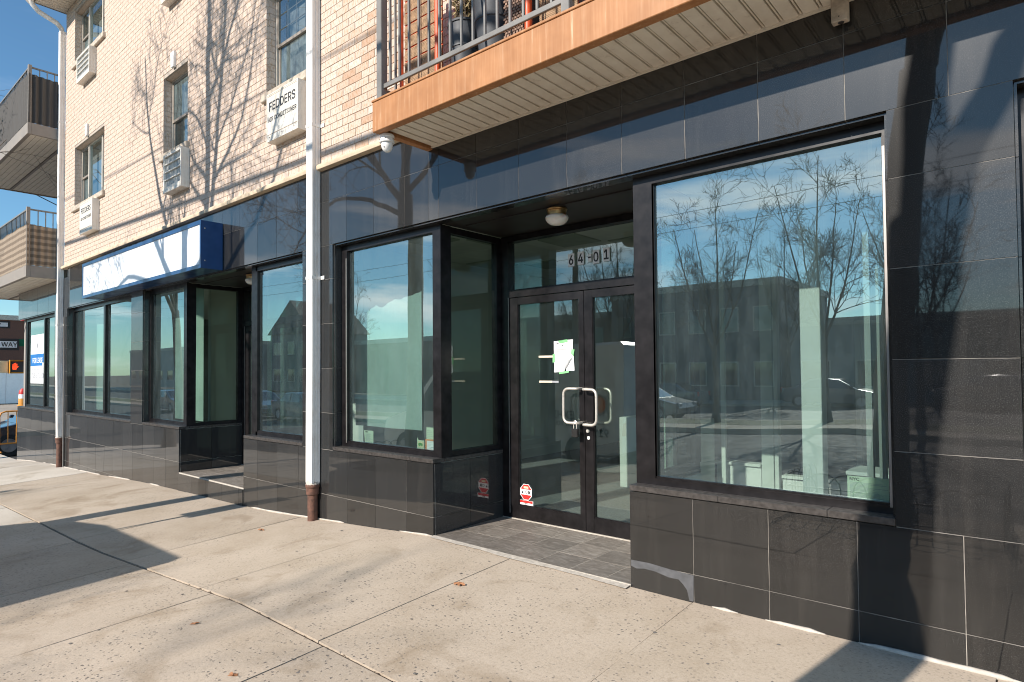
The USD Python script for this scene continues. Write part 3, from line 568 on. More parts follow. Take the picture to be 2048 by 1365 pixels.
# mortar plane with window openings
from shapely.geometry import box as sbox
from shapely.ops import unary_union
wall2d = sbox(BX0, BZ0 - 0.08, BX1, BZ1).difference(unary_union([sbox(a, c, b, d) for a, b, c, d in HOLES])).difference(sbox(-4.13, BZ0 - 0.09, BX1, BZ0 - 0.02))
mw = trimesh.creation.extrude_polygon(wall2d, 0.17, engine='earcut')
v = np.asarray(mw.vertices)[:, [0, 2, 1]].copy(); v[:, 1] += 0.004
obj('mortar_wall', MB().add(v, np.asarray(mw.faces)[:, ::-1]), 'mortar', B)
bricks = []
n_rows = int((BZ1 - BZ0) / CH)
for r in range(n_rows):
    z0 = BZ0 + r * CH + MJ / 2; z1 = z0 + CH - MJ
    off = (r % 2) * BL / 2 + (rng.normal(0, 0.004))
    x = BX0 - off
    while x < -3.2:
        a, b = max(x, BX0) + MJ / 2, min(x + BL, BX1) - MJ / 2; x += BL
        for hx0, hx1, hz0, hz1 in HOLES:
            if z1 > hz0 - 0.02 and z0 < hz1:
                if 0 < hx0 - b < 0.075: b = hx0
                elif a < hx0 - 0.0 < a + 0.07 and b > hx0: a = hx0 + 1e-4
                if 0 < a - hx1 < 0.075: a = hx1
                elif b - 0.07 < hx1 < b and a < hx1: b = hx1 - 1e-4
        if b - a < 0.03: continue
        segs = [(a, b)]
        for hx0, hx1, hz0, hz1 in HOLES:
            if z1 > hz0 - 0.02 and z0 < hz1 - 0.0:
                nxt = []
                for s0, s1 in segs:
                    if s1 <= hx0 + 1e-6 or s0 >= hx1 - 1e-6: nxt.append((s0 - 0.003 * (abs(s0 - hx1) < 1e-6), s1 + 0.003 * (abs(s1 - hx0) < 1e-6))); continue
                    if s0 < hx0 - 0.03: nxt.append((s0, hx0 + 0.003))
                    if s1 > hx1 + 0.03: nxt.append((hx1 - 0.003, s1))
                segs = nxt
        for s0, s1 in segs:
            if z0 < 3.70 and s1 > -4.13: continue
            bricks.append((s0, s1, z0, z1))
def brick_box(mb, b, jit=True):
    y0 = -0.0015 - abs(rng.normal(0, 0.0012)); return mb.box(b[0], b[1], y0, 0.03, b[2], b[3])
bricks.sort(key=lambda b: -((b[1] + b[0]) / 2 - abs((b[2] + b[3]) / 2 - 4.6) * 0.35) if -5.9 < (b[0] + b[1]) / 2 < -4.0 or (b[0] + b[1]) / 2 < -5.9 else 99)
vis = [b for b in bricks if (b[0] + b[1]) / 2 < -4.0]
hid = [b for b in bricks if (b[0] + b[1]) / 2 >= -4.0]
near = sorted(vis, key=lambda b: -(b[0] + b[1]) / 2 + abs((b[2] + b[3]) / 2 - 4.6) * 0.4)[:300]
ns = set(near)
for b in near: obj('brick', brick_box(MB(), b), 'brick_single', B)
far = MB()
for b in vis + hid:
    if b not in ns: brick_box(far, b)
# soldier reveal bricks in the window openings
for (a, b, c, d) in WINS:
    for k in range(int((d - c) / CH)):
        z0 = c + k * CH + 0.004
        for xx, s in ((a, -1), (b, 1)): far.box(xx - s * 0.004, xx + s * 0.05, 0.031, 0.168, z0, z0 + CH - MJ)
    far.box(a - 0.004, b + 0.004, 0.031, 0.168, d - 0.004, d + 0.05)
obj('brick', far, 'brick_joined', B, kind='stuff', label='brick courses of the upper wall')
# return wall of the brick storeys, roof slab and eave
obj('side_wall', box(BX0, BX0 + 0.02, 0.125, 7.5, 3.4, 9.0), 'brick_brown', B)
obj('flat_roof', box(-19.02, BX0, 0.11, 7.5, 3.30, 3.40), 'roof_far', B)
obj('corner_wall', box(-19.05, -18.9, 0.115, 7.5, -0.9, 3.29), 'wall_far', B)
ev = MB()
n = 46; pitch_e = 0.105
for k in range(60):
    x0 = -15.32 + k * pitch_e; ev.box(x0, x0 + pitch_e - 0.012, -0.52, 0.02, 8.945, 8.96)
eave = obj('eave_soffit', ev, 'soffit_metal', B)
obj('eave_board', box(-15.40, 2.6, -0.56, 0.3, 8.962, 9.15), 'balcony_grey', B)
gt = MB(); gt.prism([(-0.56, 8.93), (-0.60, 8.93), (-0.68, 9.0), (-0.69, 9.07), (-0.56, 9.07)], -15.44, 2.6, 'x'); obj('gutter', gt, 'pipe_white', B)
# keystones
for x in (-13.76, -9.70): 
    k = MB(); k.prism([(x - 0.045, 5.965), (x + 0.045, 5.965), (x + 0.06, 6.19), (x - 0.06, 6.19)], -0.04, -0.004, 'y'); obj('keystone', k, 'white_paint', B)
# windows of the flats
def sash(parent, x0, x1, z0, z1, grid_n=None, m='house_glass', lower='screen_glass', y=0.12, split=0.5):
    zm = z0 + (z1 - z0) * split
    for (a, b, yy, mm, gr) in ((zm - 0.02, z1, y, m, grid_n), (z0, zm + 0.02, y + 0.022, lower, None)):
        s = MB(); t = 0.035
        s.box(x0, x0 + t, yy, yy + 0.02, a, b).box(x1 - t, x1, yy, yy + 0.02, a, b).box(x0 + t, x1 - t, yy, yy + 0.02, a, a + t).box(x0 + t, x1 - t, yy, yy + 0.02, b - t, b)
        if gr:
            for i in range(1, gr[0]): xx = x0 + t + (x1 - x0 - 2 * t) * i / gr[0]; s.box(xx - 0.006, xx + 0.006, yy + 0.012, yy + 0.018, a + t, b - t)
            for i in range(1, gr[1]): zz = a + t + (b - a - 2 * t) * i / gr[1]; s.box(x0 + t, x1 - t, yy + 0.0125, yy + 0.0185, zz - 0.006, zz + 0.006)
        obj('sash', s, 'window_frame', parent)
        pane_y(x0 + t, x1 - t, a + t, b - t, yy + 0.011, mm, parent)
def flat_window(a, b, c, d, parts, label=None):
    f = MB(); t = 0.03
    f.box(a, a + t, 0.115, 0.166, c, d).box(b - t, b, 0.115, 0.166, c, d).box(a + t, b - t, 0.115, 0.166, d - t, d).box(a + t, b - t, 0.115, 0.166, c, c + t)
    xs = [a + t]
    for p in parts[1:]:
        xm = a + t + (b - a - 2 * t) * p[0]; f.box(xm - 0.025, xm + 0.025, 0.105, 0.166, c + t, d - t); xs += [xm - 0.025, xm + 0.025]
    xs.append(b - t)
    w = obj('flat_window', f, 'window_frame_light', B, label=label)
    for k, (x0, x1) in enumerate(zip(xs[::2], xs[1::2])):
        kind = parts[k][1]
        if kind == 'fixed': pane_y(x0, x1, c + t, d - t, 0.135, 'house_glass', w)
        else: sash(w, x0, x1, c + t, d - t, *kind)
    obj('curtain', box(a, b, 0.26, 0.275, c, d), 'curtain', w)
for (a, b, c, d) in (WINS[0], WINS[1]): flat_window(a, b, c, d, [(0, (None,)), (0.27, 'fixed'), (0.73, (None,))])
flat_window(*WINS[2], [(0, (None, 'screen_glass', 'house_glass', 0.12, 0.46))]); flat_window(*WINS[3], [(0, ((4, 3),))])
flat_window(*WINS[4], [(0, (None,))]); flat_window(*WINS[5], [(0, (None,))])
for (a, b, c, d) in WINS: obj('stone_sill', cbox(a - 0.055, b + 0.055, -0.05, 0.112, c - 0.105, c - 0.008, c=0.008), 'stone_sill', B)

# inside of the shops, as far as the glass shows it
obj('shop_floor', box(-18.9, 2.6, 1.0, 7.5, -0.10, -0.006), 'carpet', B)
obj('shop_floor', box(-18.9, -9.6, 0.17, 1.0, -0.10, -0.006), 'carpet', B); obj('shop_floor', box(-7.46, -4.18, 0.17, 1.0, -0.10, -0.006), 'carpet', B); obj('shop_floor', box(-2.05, 2.6, 0.17, 1.0, -0.10, -0.006), 'carpet', B)
cl = MB()
obj('shop_ceiling', box(-18.9, 2.6, 0.125, 7.5, 3.02, 3.08), 'inside_ceiling', B)
for k in range(12):
    for j in range(6):
        if (k * 7 + j * 5) % 4 == 0: cl.box(-8.3 + 0.61 * k, -7.75 + 0.61 * k, 1.0 + 0.61 * j, 1.56 + 0.61 * j, 3.005, 3.0195)
obj('ceiling_panel', cl, 'ceiling_tile_dark', B)
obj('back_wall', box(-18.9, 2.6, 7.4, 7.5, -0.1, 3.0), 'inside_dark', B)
for x in (-10.9, -6.6): obj('party_wall', box(x, x + 0.1, 1.02, 7.39, -0.005, 3.015), 'inside_wall', B)
obj('party_wall', box(2.5, 2.6, 0.2, 7.39, -0.005, 3.015), 'inside_dark', B)
obj('shop_column', cbox(-1.375, -1.235, 1.2, 1.34, -0.005, 3.015), 'inside_white', B, label='white square column behind the wide window')
obj('skirting', box(-1.381, -1.229, 1.19, 1.199, 0.0, 0.10), 'inside_wall', B)
for c in ((-2.49, -2.355, 3.6, 3.72), (-2.345, -2.30, 3.60, 3.70), (-2.92, -2.87, 3.5, 3.55), (-0.60, -0.48, 3.6, 3.7)): obj('shop_column', cbox(*c, -0.005, 3.015), 'inside_wall', B)
for c in ((-0.865, -0.83, 0.75, 0.80), (-0.85, -0.81, 1.05, 1.10)): obj('window_mullion', box(*c, 0.0, 3.015), 'inside_dark', B)
hw = obj('half_wall', cbox(-3.02, -2.495, 3.6, 3.7, -0.005, 0.30), 'inside_white', B); obj('cap_rail', cbox(-3.05, -2.495, 3.57, 3.73, 0.301, 0.335, c=0.003), 'inside_white', hw)
hw = obj('half_wall', cbox(-2.27, -1.55, 3.62, 3.7, -0.005, 0.20), 'inside_white', B); obj('cap_rail', cbox(-2.27, -1.52, 3.59, 3.73, 0.201, 0.235, c=0.003), 'inside_white', hw)
hw = obj('low_cabinet', cbox(-1.15, -0.66, 1.6, 1.9, -0.005, 0.62), 'inside_wall', B); obj('cabinet_top', cbox(-1.17, -0.64, 1.57, 1.93, 0.621, 0.65, c=0.003), 'inside_white', hw)
dw = obj('inner_door_frame', MB().box(-2.05, -1.98, 6.2, 6.3, 0.0, 2.1).box(-1.15, -1.08, 6.2, 6.3, 0.0, 2.1).box(-1.98, -1.15, 6.2, 6.3, 2.03, 2.1), 'inside_white', B); obj('inner_door', box(-1.98, -1.15, 6.24, 6.28, 0.0, 2.03), 'inside_wall', dw)
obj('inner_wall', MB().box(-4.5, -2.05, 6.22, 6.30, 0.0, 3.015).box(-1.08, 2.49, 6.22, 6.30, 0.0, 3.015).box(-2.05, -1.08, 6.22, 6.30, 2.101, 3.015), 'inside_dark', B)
for x in (-2.9, -1.0, 0.9): 
    fx = obj('light_troffer', MB().box(x - 0.3, x + 0.3, 2.6, 3.8, 3.0, 3.0195), 'inside_white', B)
obj('wall_socket', box(-2.75, -2.68, 3.592, 3.598, 0.12, 0.23), 'paper', B)
obj('counter', cbox(-4.0, -3.0, 3.0, 3.5, -0.005, 0.85), 'inside_wall', B)
obj('counter', cbox(-8.9, -7.9, 2.4, 2.9, -0.005, 0.9), 'inside_wall', B)
def hung(x0, x1, z0, z1, y, m, ragged=0.0, name='window_film', label=None):
    n = 26; xs = np.linspace(x0, x1, n); top = z1 + ragged * (meshkit.fbm(np.stack([xs * 9, xs * 0, xs * 0], 1), 4, 5) - 0.5) + ragged * 1.6 * (xs - x0) / (x1 - x0)
    yy = y + 0.012 * np.sin(xs * 9)
    r = np.linspace(0, 1, 6); V = np.stack([np.repeat(xs, 6), np.repeat(yy, 6), (z0 + (top[:, None] - z0) * r[None]).ravel()], 1)
    V2 = V + [0, 0.003, 0]; q = [(i * 6 + j, (i + 1) * 6 + j, (i + 1) * 6 + j + 1, i * 6 + j + 1) for i in range(n - 1) for j in range(5)]
    mb = MB().add(V, q).add(V2, [t[::-1] for t in q])
    return obj(name, mb, m, B, smooth=True, label=label)
hung(-5.66, -4.60, 0.86, 2.06, 0.32, 'paper_film', 0.10, label='pale green film hung behind the glass with a torn upper edge')
hung(-15.0, -14.45, 0.7, 2.9, 0.5, 'paper_film', name='curtain'); hung(-10.8, -9.75, 0.7, 2.75, 0.45, 'paper_film', name='window_film')
obj('paper_sheet', box(-10.45, -10.25, 0.44, 0.443, 1.5, 1.85), 'paper', B)

# ------------------------------------------------------------------ the balconies
def balcony_beam(x0, x1, z0, z1, m, slat_m, parent, label, y0=-0.605, yb=0.0, seam='x', xvis=1e9):
    b = MB()
    b.cbox(x0, x1, y0, y0 + 0.075, z0, z1, c=0.004)
    b.box(x0, x0 + 0.06, y0 + 0.076, yb - 0.003, z0 + 0.002, z1 - 0.002); b.box(x1 - 0.06, x1, y0 + 0.076, yb - 0.003, z0 + 0.002, z1 - 0.002)
    p = obj('balcony', b, m, parent, label=label)
    obj('balcony_floor', box(x0 + 0.061, x1 - 0.061, y0 + 0.076, yb - 0.002, z0 + 0.07, z1 - 0.02), 'balcony_grey', p)
    return p
BAL = balcony_beam(-4.13, 2.6, 3.39, 3.633, 'beam_orange', 'soffit_metal', B, 'rust orange balcony slab over the double doors')
obj('beam_cap', cbox(-4.135, 2.6, -0.612, -0.50, 3.6345, 3.652, c=0.003), 'beam_orange', BAL)
obj('soffit_seam', box(-4.06, 2.53, -0.528, -0.004, 3.437, 3.449), 'seam_dark', BAL)
x = -4.065; k = 0
while x < 2.45:
    s = MB(); w = 0.1025
    # flat pan, then a groove with a narrow rolled rib in it
    s.prism([(x + 0.012, 3.436), (x + 0.012, 3.4165), (x + w - 0.014, 3.4165), (x + w - 0.014, 3.436)][::-1], -0.527, -0.024, 'y')
    s.prism([(x + w - 0.008, 3.436), (x + w - 0.008, 3.424), (x + w - 0.003, 3.422), (x + w + 0.002, 3.424), (x + w + 0.002, 3.436)][::-1], -0.527, -0.024, 'y')
    obj('soffit_slat', s, 'soffit_metal', BAL); x += w
obj('soffit_trim', box(-4.066, 2.53, -0.023, -0.003, 3.405, 3.436), 'soffit_metal', BAL)
# railing
RZ0, RZ1 = 3.73, 4.72
for px in (-4.05, -2.20, -0.4, 1.4):
    obj('railing_post', cbox(px - 0.032, px + 0.032, -0.60, -0.535, 3.653, 4.80, c=0.004), 'rail_grey', BAL)
obj('bottom_rail', cbox(-4.017, 2.5, -0.578, -0.558, RZ0, RZ0 + 0.038, c=0.003), 'rail_grey', BAL); obj('top_rail', cbox(-4.08, 2.5, -0.60, -0.54, 4.80, 4.84, c=0.004), 'rail_grey', BAL)
x = -3.94
while x < 2.4:
    if min(abs(x - p) for p in (-4.05, -2.20, -0.4, 1.4)) > 0.05: obj('baluster', box(x - 0.008, x + 0.008, -0.576, -0.560, RZ0 + 0.038, 4.80), 'rail_grey', BAL)
    x += 0.1155
for yy in (-0.40, -0.2): obj('baluster', box(-4.10, -4.085, yy, yy + 0.016, RZ0 + 0.038, 4.80), 'rail_grey', BAL)
obj('bottom_rail', box(-4.104, -4.082, -0.53, -0.02, RZ0, RZ0 + 0.036), 'rail_grey', BAL)
for px, r in ((-3.93, 0.016), (-3.50, 0.024), (-2.60, 0.026)): obj('orange_post', MB().tube([(px, -0.46, 3.653), (px, -0.46, 4.9)], r, 12), 'pole_orange', BAL, smooth=40)
def reeds(x0, x1, label):
    t = thing('reed_screen', label, 'screen', ((x0 + x1) / 2, -0.4, 3.70), 'reed screens behind the balcony railing' if False else None)
    m = MB(); z = 3.71; k = 0
    while z < 4.78:
        if k % 9 != 8: m.tube([(x0, -0.385 + 0.002 * math.sin(k), z), ((x0 + x1) / 2, -0.387, z + 0.001), (x1, -0.385, z)], 0.0048, 5)
        z += 0.0112; k += 1
    obj('reed', m, 'reed', t, kind='stuff')
    s = MB()
    for k in range(max(2, int((x1 - x0) / 0.16))): xx = x0 + 0.05 + k * 0.16; s.box(xx, xx + 0.004, -0.394, -0.3915, 3.70, 4.78)
    obj('cord', s, 'twig', t)
    obj('slat', box(x0, x1, -0.38, -0.374, 3.70, 4.78), 'pole_orange', t)
reeds(-3.98, -3.53, 'tan reed screen at the left end of the orange balcony'); reeds(-2.56, -2.25, 'narrow tan reed screen right of the wicker box on the balcony'); reeds(-2.14, 1.3, 'long reed screen on the balcony beyond the grey middle post')

# far-left balconies over the corner shop
def corner_balcony(z0, label, scr, scr_label, m_scr, gap):
    b = MB(); x0, x1, y0 = -20.6, -15.38, -0.605
    b.cbox(x0, x1, y0, y0 + 0.07, z0, z0 + 0.23).box(x1 - 0.06, x1, y0 + 0.071, 1.6, z0 + 0.002, z0 + 0.228).box(x0, x0 + 0.06, y0 + 0.071, 1.6, z0 + 0.002, z0 + 0.228)
    p = obj('balcony', b, 'balcony_grey', B, label=label)
    obj('balcony_floor', box(x0 + 0.061, x1 - 0.061, y0 + 0.071, 1.6, z0 + 0.05, z0 + 0.20), 'balcony_grey', p)
    y = y0 + 0.075
    while y < 1.5:
        obj('soffit_slat', box(x0 + 0.062, x1 - 0.062, y, y + 0.092, z0 + 0.02, z0 + 0.034), 'soffit_metal', p); y += 0.1
        if abs(y - 0.05) < 0.06: obj('soffit_beam', box(x0 + 0.062, x1 - 0.062, y, y + 0.05, z0 + 0.003, z0 + 0.019), 'balcony_grey', p); y += 0.052
    top = z0 + 0.23 + 1.15
    obj('railing_post', cbox(x1 - 0.07, x1 - 0.01, y0 + 0.005, y0 + 0.065, z0 + 0.232, top + 0.03), 'balcony_grey', p)
    obj('top_rail', box(x0, x1 - 0.071, y0 + 0.02, y0 + 0.05, top - 0.03, top), 'rail_grey', p); obj('top_rail', box(x1 - 0.055, x1 - 0.025, y0 + 0.066, 1.6, top - 0.03, top), 'rail_grey', p)
    x = x1 - 0.2
    while x > x0: obj('baluster', box(x - 0.008, x + 0.008, y0 + 0.027, y0 + 0.043, z0 + 0.30, top - 0.031), 'rail_grey', p); x -= 0.115
    y = y0 + 0.19
    while y < 1.5: obj('baluster', box(x1 - 0.048, x1 - 0.032, y, y + 0.016, z0 + 0.30, top - 0.031), 'rail_grey', p); y += 0.125
    t = thing('privacy_screen', scr_label, 'screen', (x1, y0, z0 + 0.3))
    def cloth(P0, P1, out, h, n=90, sag=0.0):
        s = np.linspace(0, 1, n); P = np.array(P0)[None] + (np.array(P1) - np.array(P0))[None] * s[:, None]; L = np.linalg.norm(np.array(P1) - np.array(P0))
        bul = 0.018 * np.cos(s * L / 0.115 * 2 * np.pi) + 0.004 * np.sin(s * 37)
        r = np.linspace(0, 1, 9); V = []
        for i in range(n):
            for q in r: V.append(P[i] + np.array(out) * (bul[i] + 0.006) + np.array([0, 0, z0 + 0.2315 + (h - sag * math.sin(math.pi * ((s[i] * L) % 0.9) / 0.9)) * q]))
        f = [(i * 9 + j, (i + 1) * 9 + j, (i + 1) * 9 + j + 1, i * 9 + j + 1) for i in range(n - 1) for j in range(8)]
        V = np.array(V); V2 = V - np.array(out) * 0.004
        return MB().add(V, f).add(V2, [q[::-1] for q in f])
    obj('front_cloth', cloth((x0, y0 + 0.012, 0), (x1 - 0.01, y0 + 0.012, 0), (0, -1, 0), gap, 220, 0.02), m_scr, t, smooth=True)
    obj('side_cloth', cloth((x1 - 0.015, y0 + 0.012, 0), (x1 - 0.015, -0.06, 0), (1, 0, 0), gap, 40, 0.03), m_scr, t, smooth=True)
    return p
corner_balcony(3.385, 'lower corner balcony slab at the far left', 0, 'striped brown fabric screen on the lower far-left balcony railing', 'mesh_stripe', 0.84)
corner_balcony(6.27, 'upper corner balcony slab at the far left', 0, 'dark grey mesh screen on the upper far-left balcony railing', 'mesh_dark', 1.0)
# ------------------------------------------------------------------ things fixed to the building
def downspout(label, x0, x1, y0, ztop, zbend, zboot, xb, group=None, elbow=False, zg=0.0):
    """White square leader, its straps, and the cast iron boot it drops into."""
    t = thing('downspout', label, 'downspout', ((x0 + x1) / 2, y0 / 2, zg), group)
    def run(z0, z1, a0, a1):
        m = MB(); w = x1 - x0; n = 4
        prof = [(0, 0)] + [(w * q, dy) for q, dy in ((0.02, 0.004), (0.2, 0.0), (0.4, 0.003), (0.6, 0.0), (0.8, 0.003), (0.98, 0.0), (1.0, 0.004))]
        pts = [(0.004, y0), (w * .3, y0 + .0005), (w * .34, y0 + .004), (w * .46, y0 + .004), (w * .5, y0 + .0005), (w - .004, y0), (w, y0 + .004), (w, y0 + .028), (w - .004, y0 + .031), (w - .004, y0 + .042), (w, y0 + .045), (w, y0 + .062), (w - .004, y0 + .065), (w - .004, y0 + .074), (w, y0 + .077), (w, -.008), (w - .004, -.004), (.004, -.004), (0, -.008), (0, y0 + .004)]
        P = np.array(pts); k = len(P)
        v = np.vstack([np.c_[P[:, 0] + a0, P[:, 1], np.full(k, z0)], np.c_[P[:, 0] + a1, P[:, 1], np.full(k, z1)]])
        m.add(v, [(i, (i + 1) % k, k + (i + 1) % k, k + i) for i in range(k)]); return m
    body = run(zbend, ztop, x0, x0); low = run(zboot, zbend, xb, x0)
    v, f = low.get(); body.add(v, f)
    obj('pipe', body, 'pipe_white', t)
    for z in (4.05, 2.42, 6.6):
        if z < ztop and z > zbend - 2:
            s = MB(); s.box(x0 - 0.003, x1 + 0.003, y0 - 0.003, y0 - 0.0005, z, z + 0.03).box(x1 + 0.0005, x1 + 0.003, y0, -0.003, z, z + 0.03).box(x1 + 0.004, x1 + 0.075, -0.009, -0.006, z - 0.004, z + 0.034)
            st = obj('strap', s, 'pipe_white', t)
            for q in (0.025, 0.055): obj('screw', MB().lathe([(0.0001, -0.003), (0.004, -0.002), (0.005, 0)], (x1 + q, -0.009, z + 0.015), 8, 'y'), 'letter_dark', st)
    if elbow:
        P = [((x0 + x1) / 2, y0 / 2 - 0.005, ztop - 0.02), ((x0 + x1) / 2, y0 / 2 - 0.02, ztop + 0.07), ((x0 + x1) / 2, y0 / 2 - 0.10, ztop + 0.15), ((x0 + x1) / 2, -0.46, ztop + 0.26), ((x0 + x1) / 2, -0.56, ztop + 0.36), ((x0 + x1) / 2, -0.60, ztop + 0.50)]
        obj('elbow', MB().tube(P, 0.05, 8), 'pipe_white', t, smooth=50)
    cx, cy = (x0 + x1) / 2 + (xb - x0), y0 / 2 - 0.004; r = 0.052
    prof = [(r, zg - 0.05), (r, zboot - 0.13), (r + 0.004, zboot - 0.125), (r + 0.014, zboot - 0.12), (r + 0.015, zboot - 0.055), (r + 0.020, zboot - 0.05), (r + 0.024, zboot - 0.035), (r + 0.022, zboot - 0.02), (0.055, zboot + 0.005), (0.0001, zboot + 0.03)]
    obj('iron_boot', MB().lathe(prof, (cx, cy, 0), 22), 'rust_iron', t, smooth=35)
    obj('mortar_collar', MB().lathe([(r + 0.021, zboot - 0.021), (0.06, zboot + 0.012), (0.045, zboot + 0.03), (0.0001, zboot + 0.03)], (cx, cy, 0.001), 14), 'caulk', t)
    return t
downspout('white downspout in front of the black granite pier left of the green-filmed window', -5.955, -5.836, -0.105, 9.0, 1.7, 0.27, -5.965, 'white downspouts on the street front', zg=-0.13)
downspout('white downspout with an elbow at its top, left end of the brick wall', -15.375, -15.255, -0.105, 8.52, 1.55, 0.16, -15.29, 'white downspouts on the street front', elbow=True, zg=-0.46)
pc = thing('wall_conduit', 'thin grey conduit running down beside the far left downspout', 'conduit', (-15.12, -0.02, -0.45))
obj('pipe', MB().tube([(-15.12, -0.02, -0.46), (-15.12, -0.02, 2.6)], 0.013, 8), 'rail_grey', pc, smooth=40)

def ac_unit(label, x0, x1, z0, z1, cover):
    t = thing('air_conditioner', label, 'air conditioner', ((x0 + x1) / 2, 0, z0), 'air conditioners under the flat windows')
    D = 0.12
    c = MB(); c.box(x0, x0 + 0.012, -D, -0.004, z0, z1).box(x1 - 0.012, x1, -D, -0.004, z0, z1).box(x0 + 0.012, x1 - 0.012, -D, -0.004, z1 - 0.012, z1).box(x0 + 0.012, x1 - 0.012, -D, -0.004, z0, z0 + 0.012)
    obj('sleeve', c, 'ac_white', t)
    if cover:
        f = MB().cbox(x0 + 0.0125, x1 - 0.0125, -D + 0.002, -D + 0.02, z0 + 0.0125, z1 - 0.0125, c=0.003)
        fp = obj('cover_panel', f, 'ac_white', t); w = x1 - x0
        L = MB(); L.box(x0 + 0.02, x1 - 0.02, -D + 0.0005, -D + 0.0019, z0 + 0.075, z0 + 0.081).box(x0 + 0.02, x1 - 0.02, -D + 0.0005, -D + 0.0019, z1 - 0.03, z1 - 0.0265)
        obj('panel_line', L, 'line_brown', fp)
        obj('maker_name', MB().text('FEDDERS', 0.098, (x0 + x1) / 2, -D + 0.002, z1 - 0.20, bold=True, centre=True, sx=0.96), 'letter_dark', fp); obj('lettering', MB().text('AIR CONDITIONER', 0.05, (x0 + x1) / 2, -D + 0.002, z1 - 0.325, centre=True, bold=True, sx=0.96), 'letter_dark', fp)
        for q in (0.1, 0.5, 0.88): obj('screw', MB().lathe([(0.0001, -0.004), (0.006, -0.003), (0.007, 0)], (x0 + w * q, -D + 0.0015, z0 + 0.045), 8, 'y'), 'rust_iron', fp)
    else:
        g = MB().box(x0 + 0.0125, x1 - 0.0125, -D + 0.03, -D + 0.036, z0 + 0.0125, z1 - 0.0125)
        gp = obj('grille', g, 'ac_grille', t)
        b = MB(); t2 = 0.022
        b.box(x0 + 0.0125, x0 + 0.0125 + t2, -D + 0.002, -D + 0.029, z0 + 0.08, z1 - 0.0125).box(x1 - 0.0125 - t2, x1 - 0.0125, -D + 0.002, -D + 0.029, z0 + 0.08, z1 - 0.0125).box(x0 + 0.0125, x1 - 0.0125, -D + 0.0025, -D + 0.029, z1 - 0.035, z1 - 0.013).box(x0 + 0.0125, x1 - 0.0125, -D + 0.001, -D + 0.029, z0 + 0.013, z0 + 0.079)
        obj('front_frame', b, 'ac_white', t)
        n = 4
        for k in range(1, n): zz = z0 + 0.08 + (z1 - z0 - 0.11) * k / n; obj('louvre', box(x0 + 0.035, x1 - 0.035, -D + 0.006, -D + 0.028, zz - 0.007, zz + 0.007), 'ac_white', gp)
        fins = MB()
        for k in range(38): xx = x0 + 0.04 + (x1 - x0 - 0.08) * k / 37; fins.box(xx - 0.002, xx + 0.002, -D + 0.024, -D + 0.0298, z0 + 0.08, z1 - 0.036)
        obj('fin', fins, 'ac_grille', gp, kind='stuff')
    return t
ac_unit('white FEDDERS cover nearest the tall white downspout', -6.765, -6.09, 4.085, 4.635, True)
ac_unit('white FEDDERS cover farther left, under the lower triple window', -13.79, -13.05, 4.06, 4.632, True)
ac_unit('louvred beige air conditioner under the middle single window', -9.79, -9.16, 4.07, 4.632, False)
ac_unit('louvred white air conditioner under the upper triple window at top left', -14.07, -13.30, 7.03, 7.525, False)
ac_unit('white air conditioner cut off by the top edge of the picture', -9.92, -9.24, 6.95, 7.525, True)

# blank light box
t = thing('light_box_sign', 'blank white light box sign in a blue metal cabinet over the left shopfront', 'shop sign', (-10.55, -0.14, 2.77))
X0, X1, Z0, Z1, Y0 = -12.97, -8.115, 2.772, 3.385, -0.285
c = MB(); c.box(X0, X1, Y0 + 0.01, -0.006, Z1 - 0.02, Z1).box(X0, X1, Y0 + 0.01, -0.006, Z0, Z0 + 0.02).box(X0, X0 + 0.02, Y0 + 0.01, -0.006, Z0 + 0.02, Z1 - 0.02).box(X1 - 0.02, X1, Y0 + 0.01, -0.006, Z0 + 0.02, Z1 - 0.02).box(X0 + 0.02, X1 - 0.02, -0.02, -0.008, Z0 + 0.02, Z1 - 0.02)
obj('cabinet', c, 'sign_blue', t)
c = MB(); q = 0.05
c.box(X0, X1, Y0, Y0 + 0.0095, Z1 - q, Z1).box(X0, X1, Y0, Y0 + 0.0095, Z0, Z0 + q).box(X0, X0 + 0.035, Y0, Y0 + 0.0095, Z0 + q, Z1 - q).box(X1 - 0.035, X1, Y0, Y0 + 0.0095, Z0 + q, Z1 - q)
obj('retainer', c, 'sign_blue', t)
obj('face_panel', box(X0 + 0.03, X1 - 0.03, Y0 + 0.011, Y0 + 0.016, Z0 + 0.03, Z1 - 0.03), 'sign_white', t)
for z in (Z0 + 0.1, Z1 - 0.1): obj('screw', MB().lathe([(0.009, 0), (0.008, 0.004), (0.0001, 0.005)], (X1 + 0.0002, Y0 + 0.05, z), 10, 'x'), 'steel', t)

def ceiling_light(label, x, y, z):
    t = thing('ceiling_light', label, 'ceiling light', (x, y, z), None)
    obj('base', MB().lathe([(0.0001, -0.001), (0.082, -0.001), (0.086, -0.008), (0.084, -0.014), (0.078, -0.017), (0.080, -0.024), (0.076, -0.030), (0.076, -0.055), (0.07, -0.06)], (x, y, z), 28), 'brass', t, smooth=40)
    obj('glass_globe', MB().lathe([(0.072, -0.052), (0.088, -0.060), (0.094, -0.072), (0.092, -0.088), (0.080, -0.108), (0.058, -0.125), (0.03, -0.134), (0.0001, -0.137)], (x, y, z), 28), 'lamp_glass', t, smooth=60)
ceiling_light('brass and white glass ceiling light over the 64-01 doorway', -2.985, 0.365, FB - 0.0215)
ceiling_light('small white ceiling light over the raised left doorway', -8.05, 0.365, FB - 0.0215)

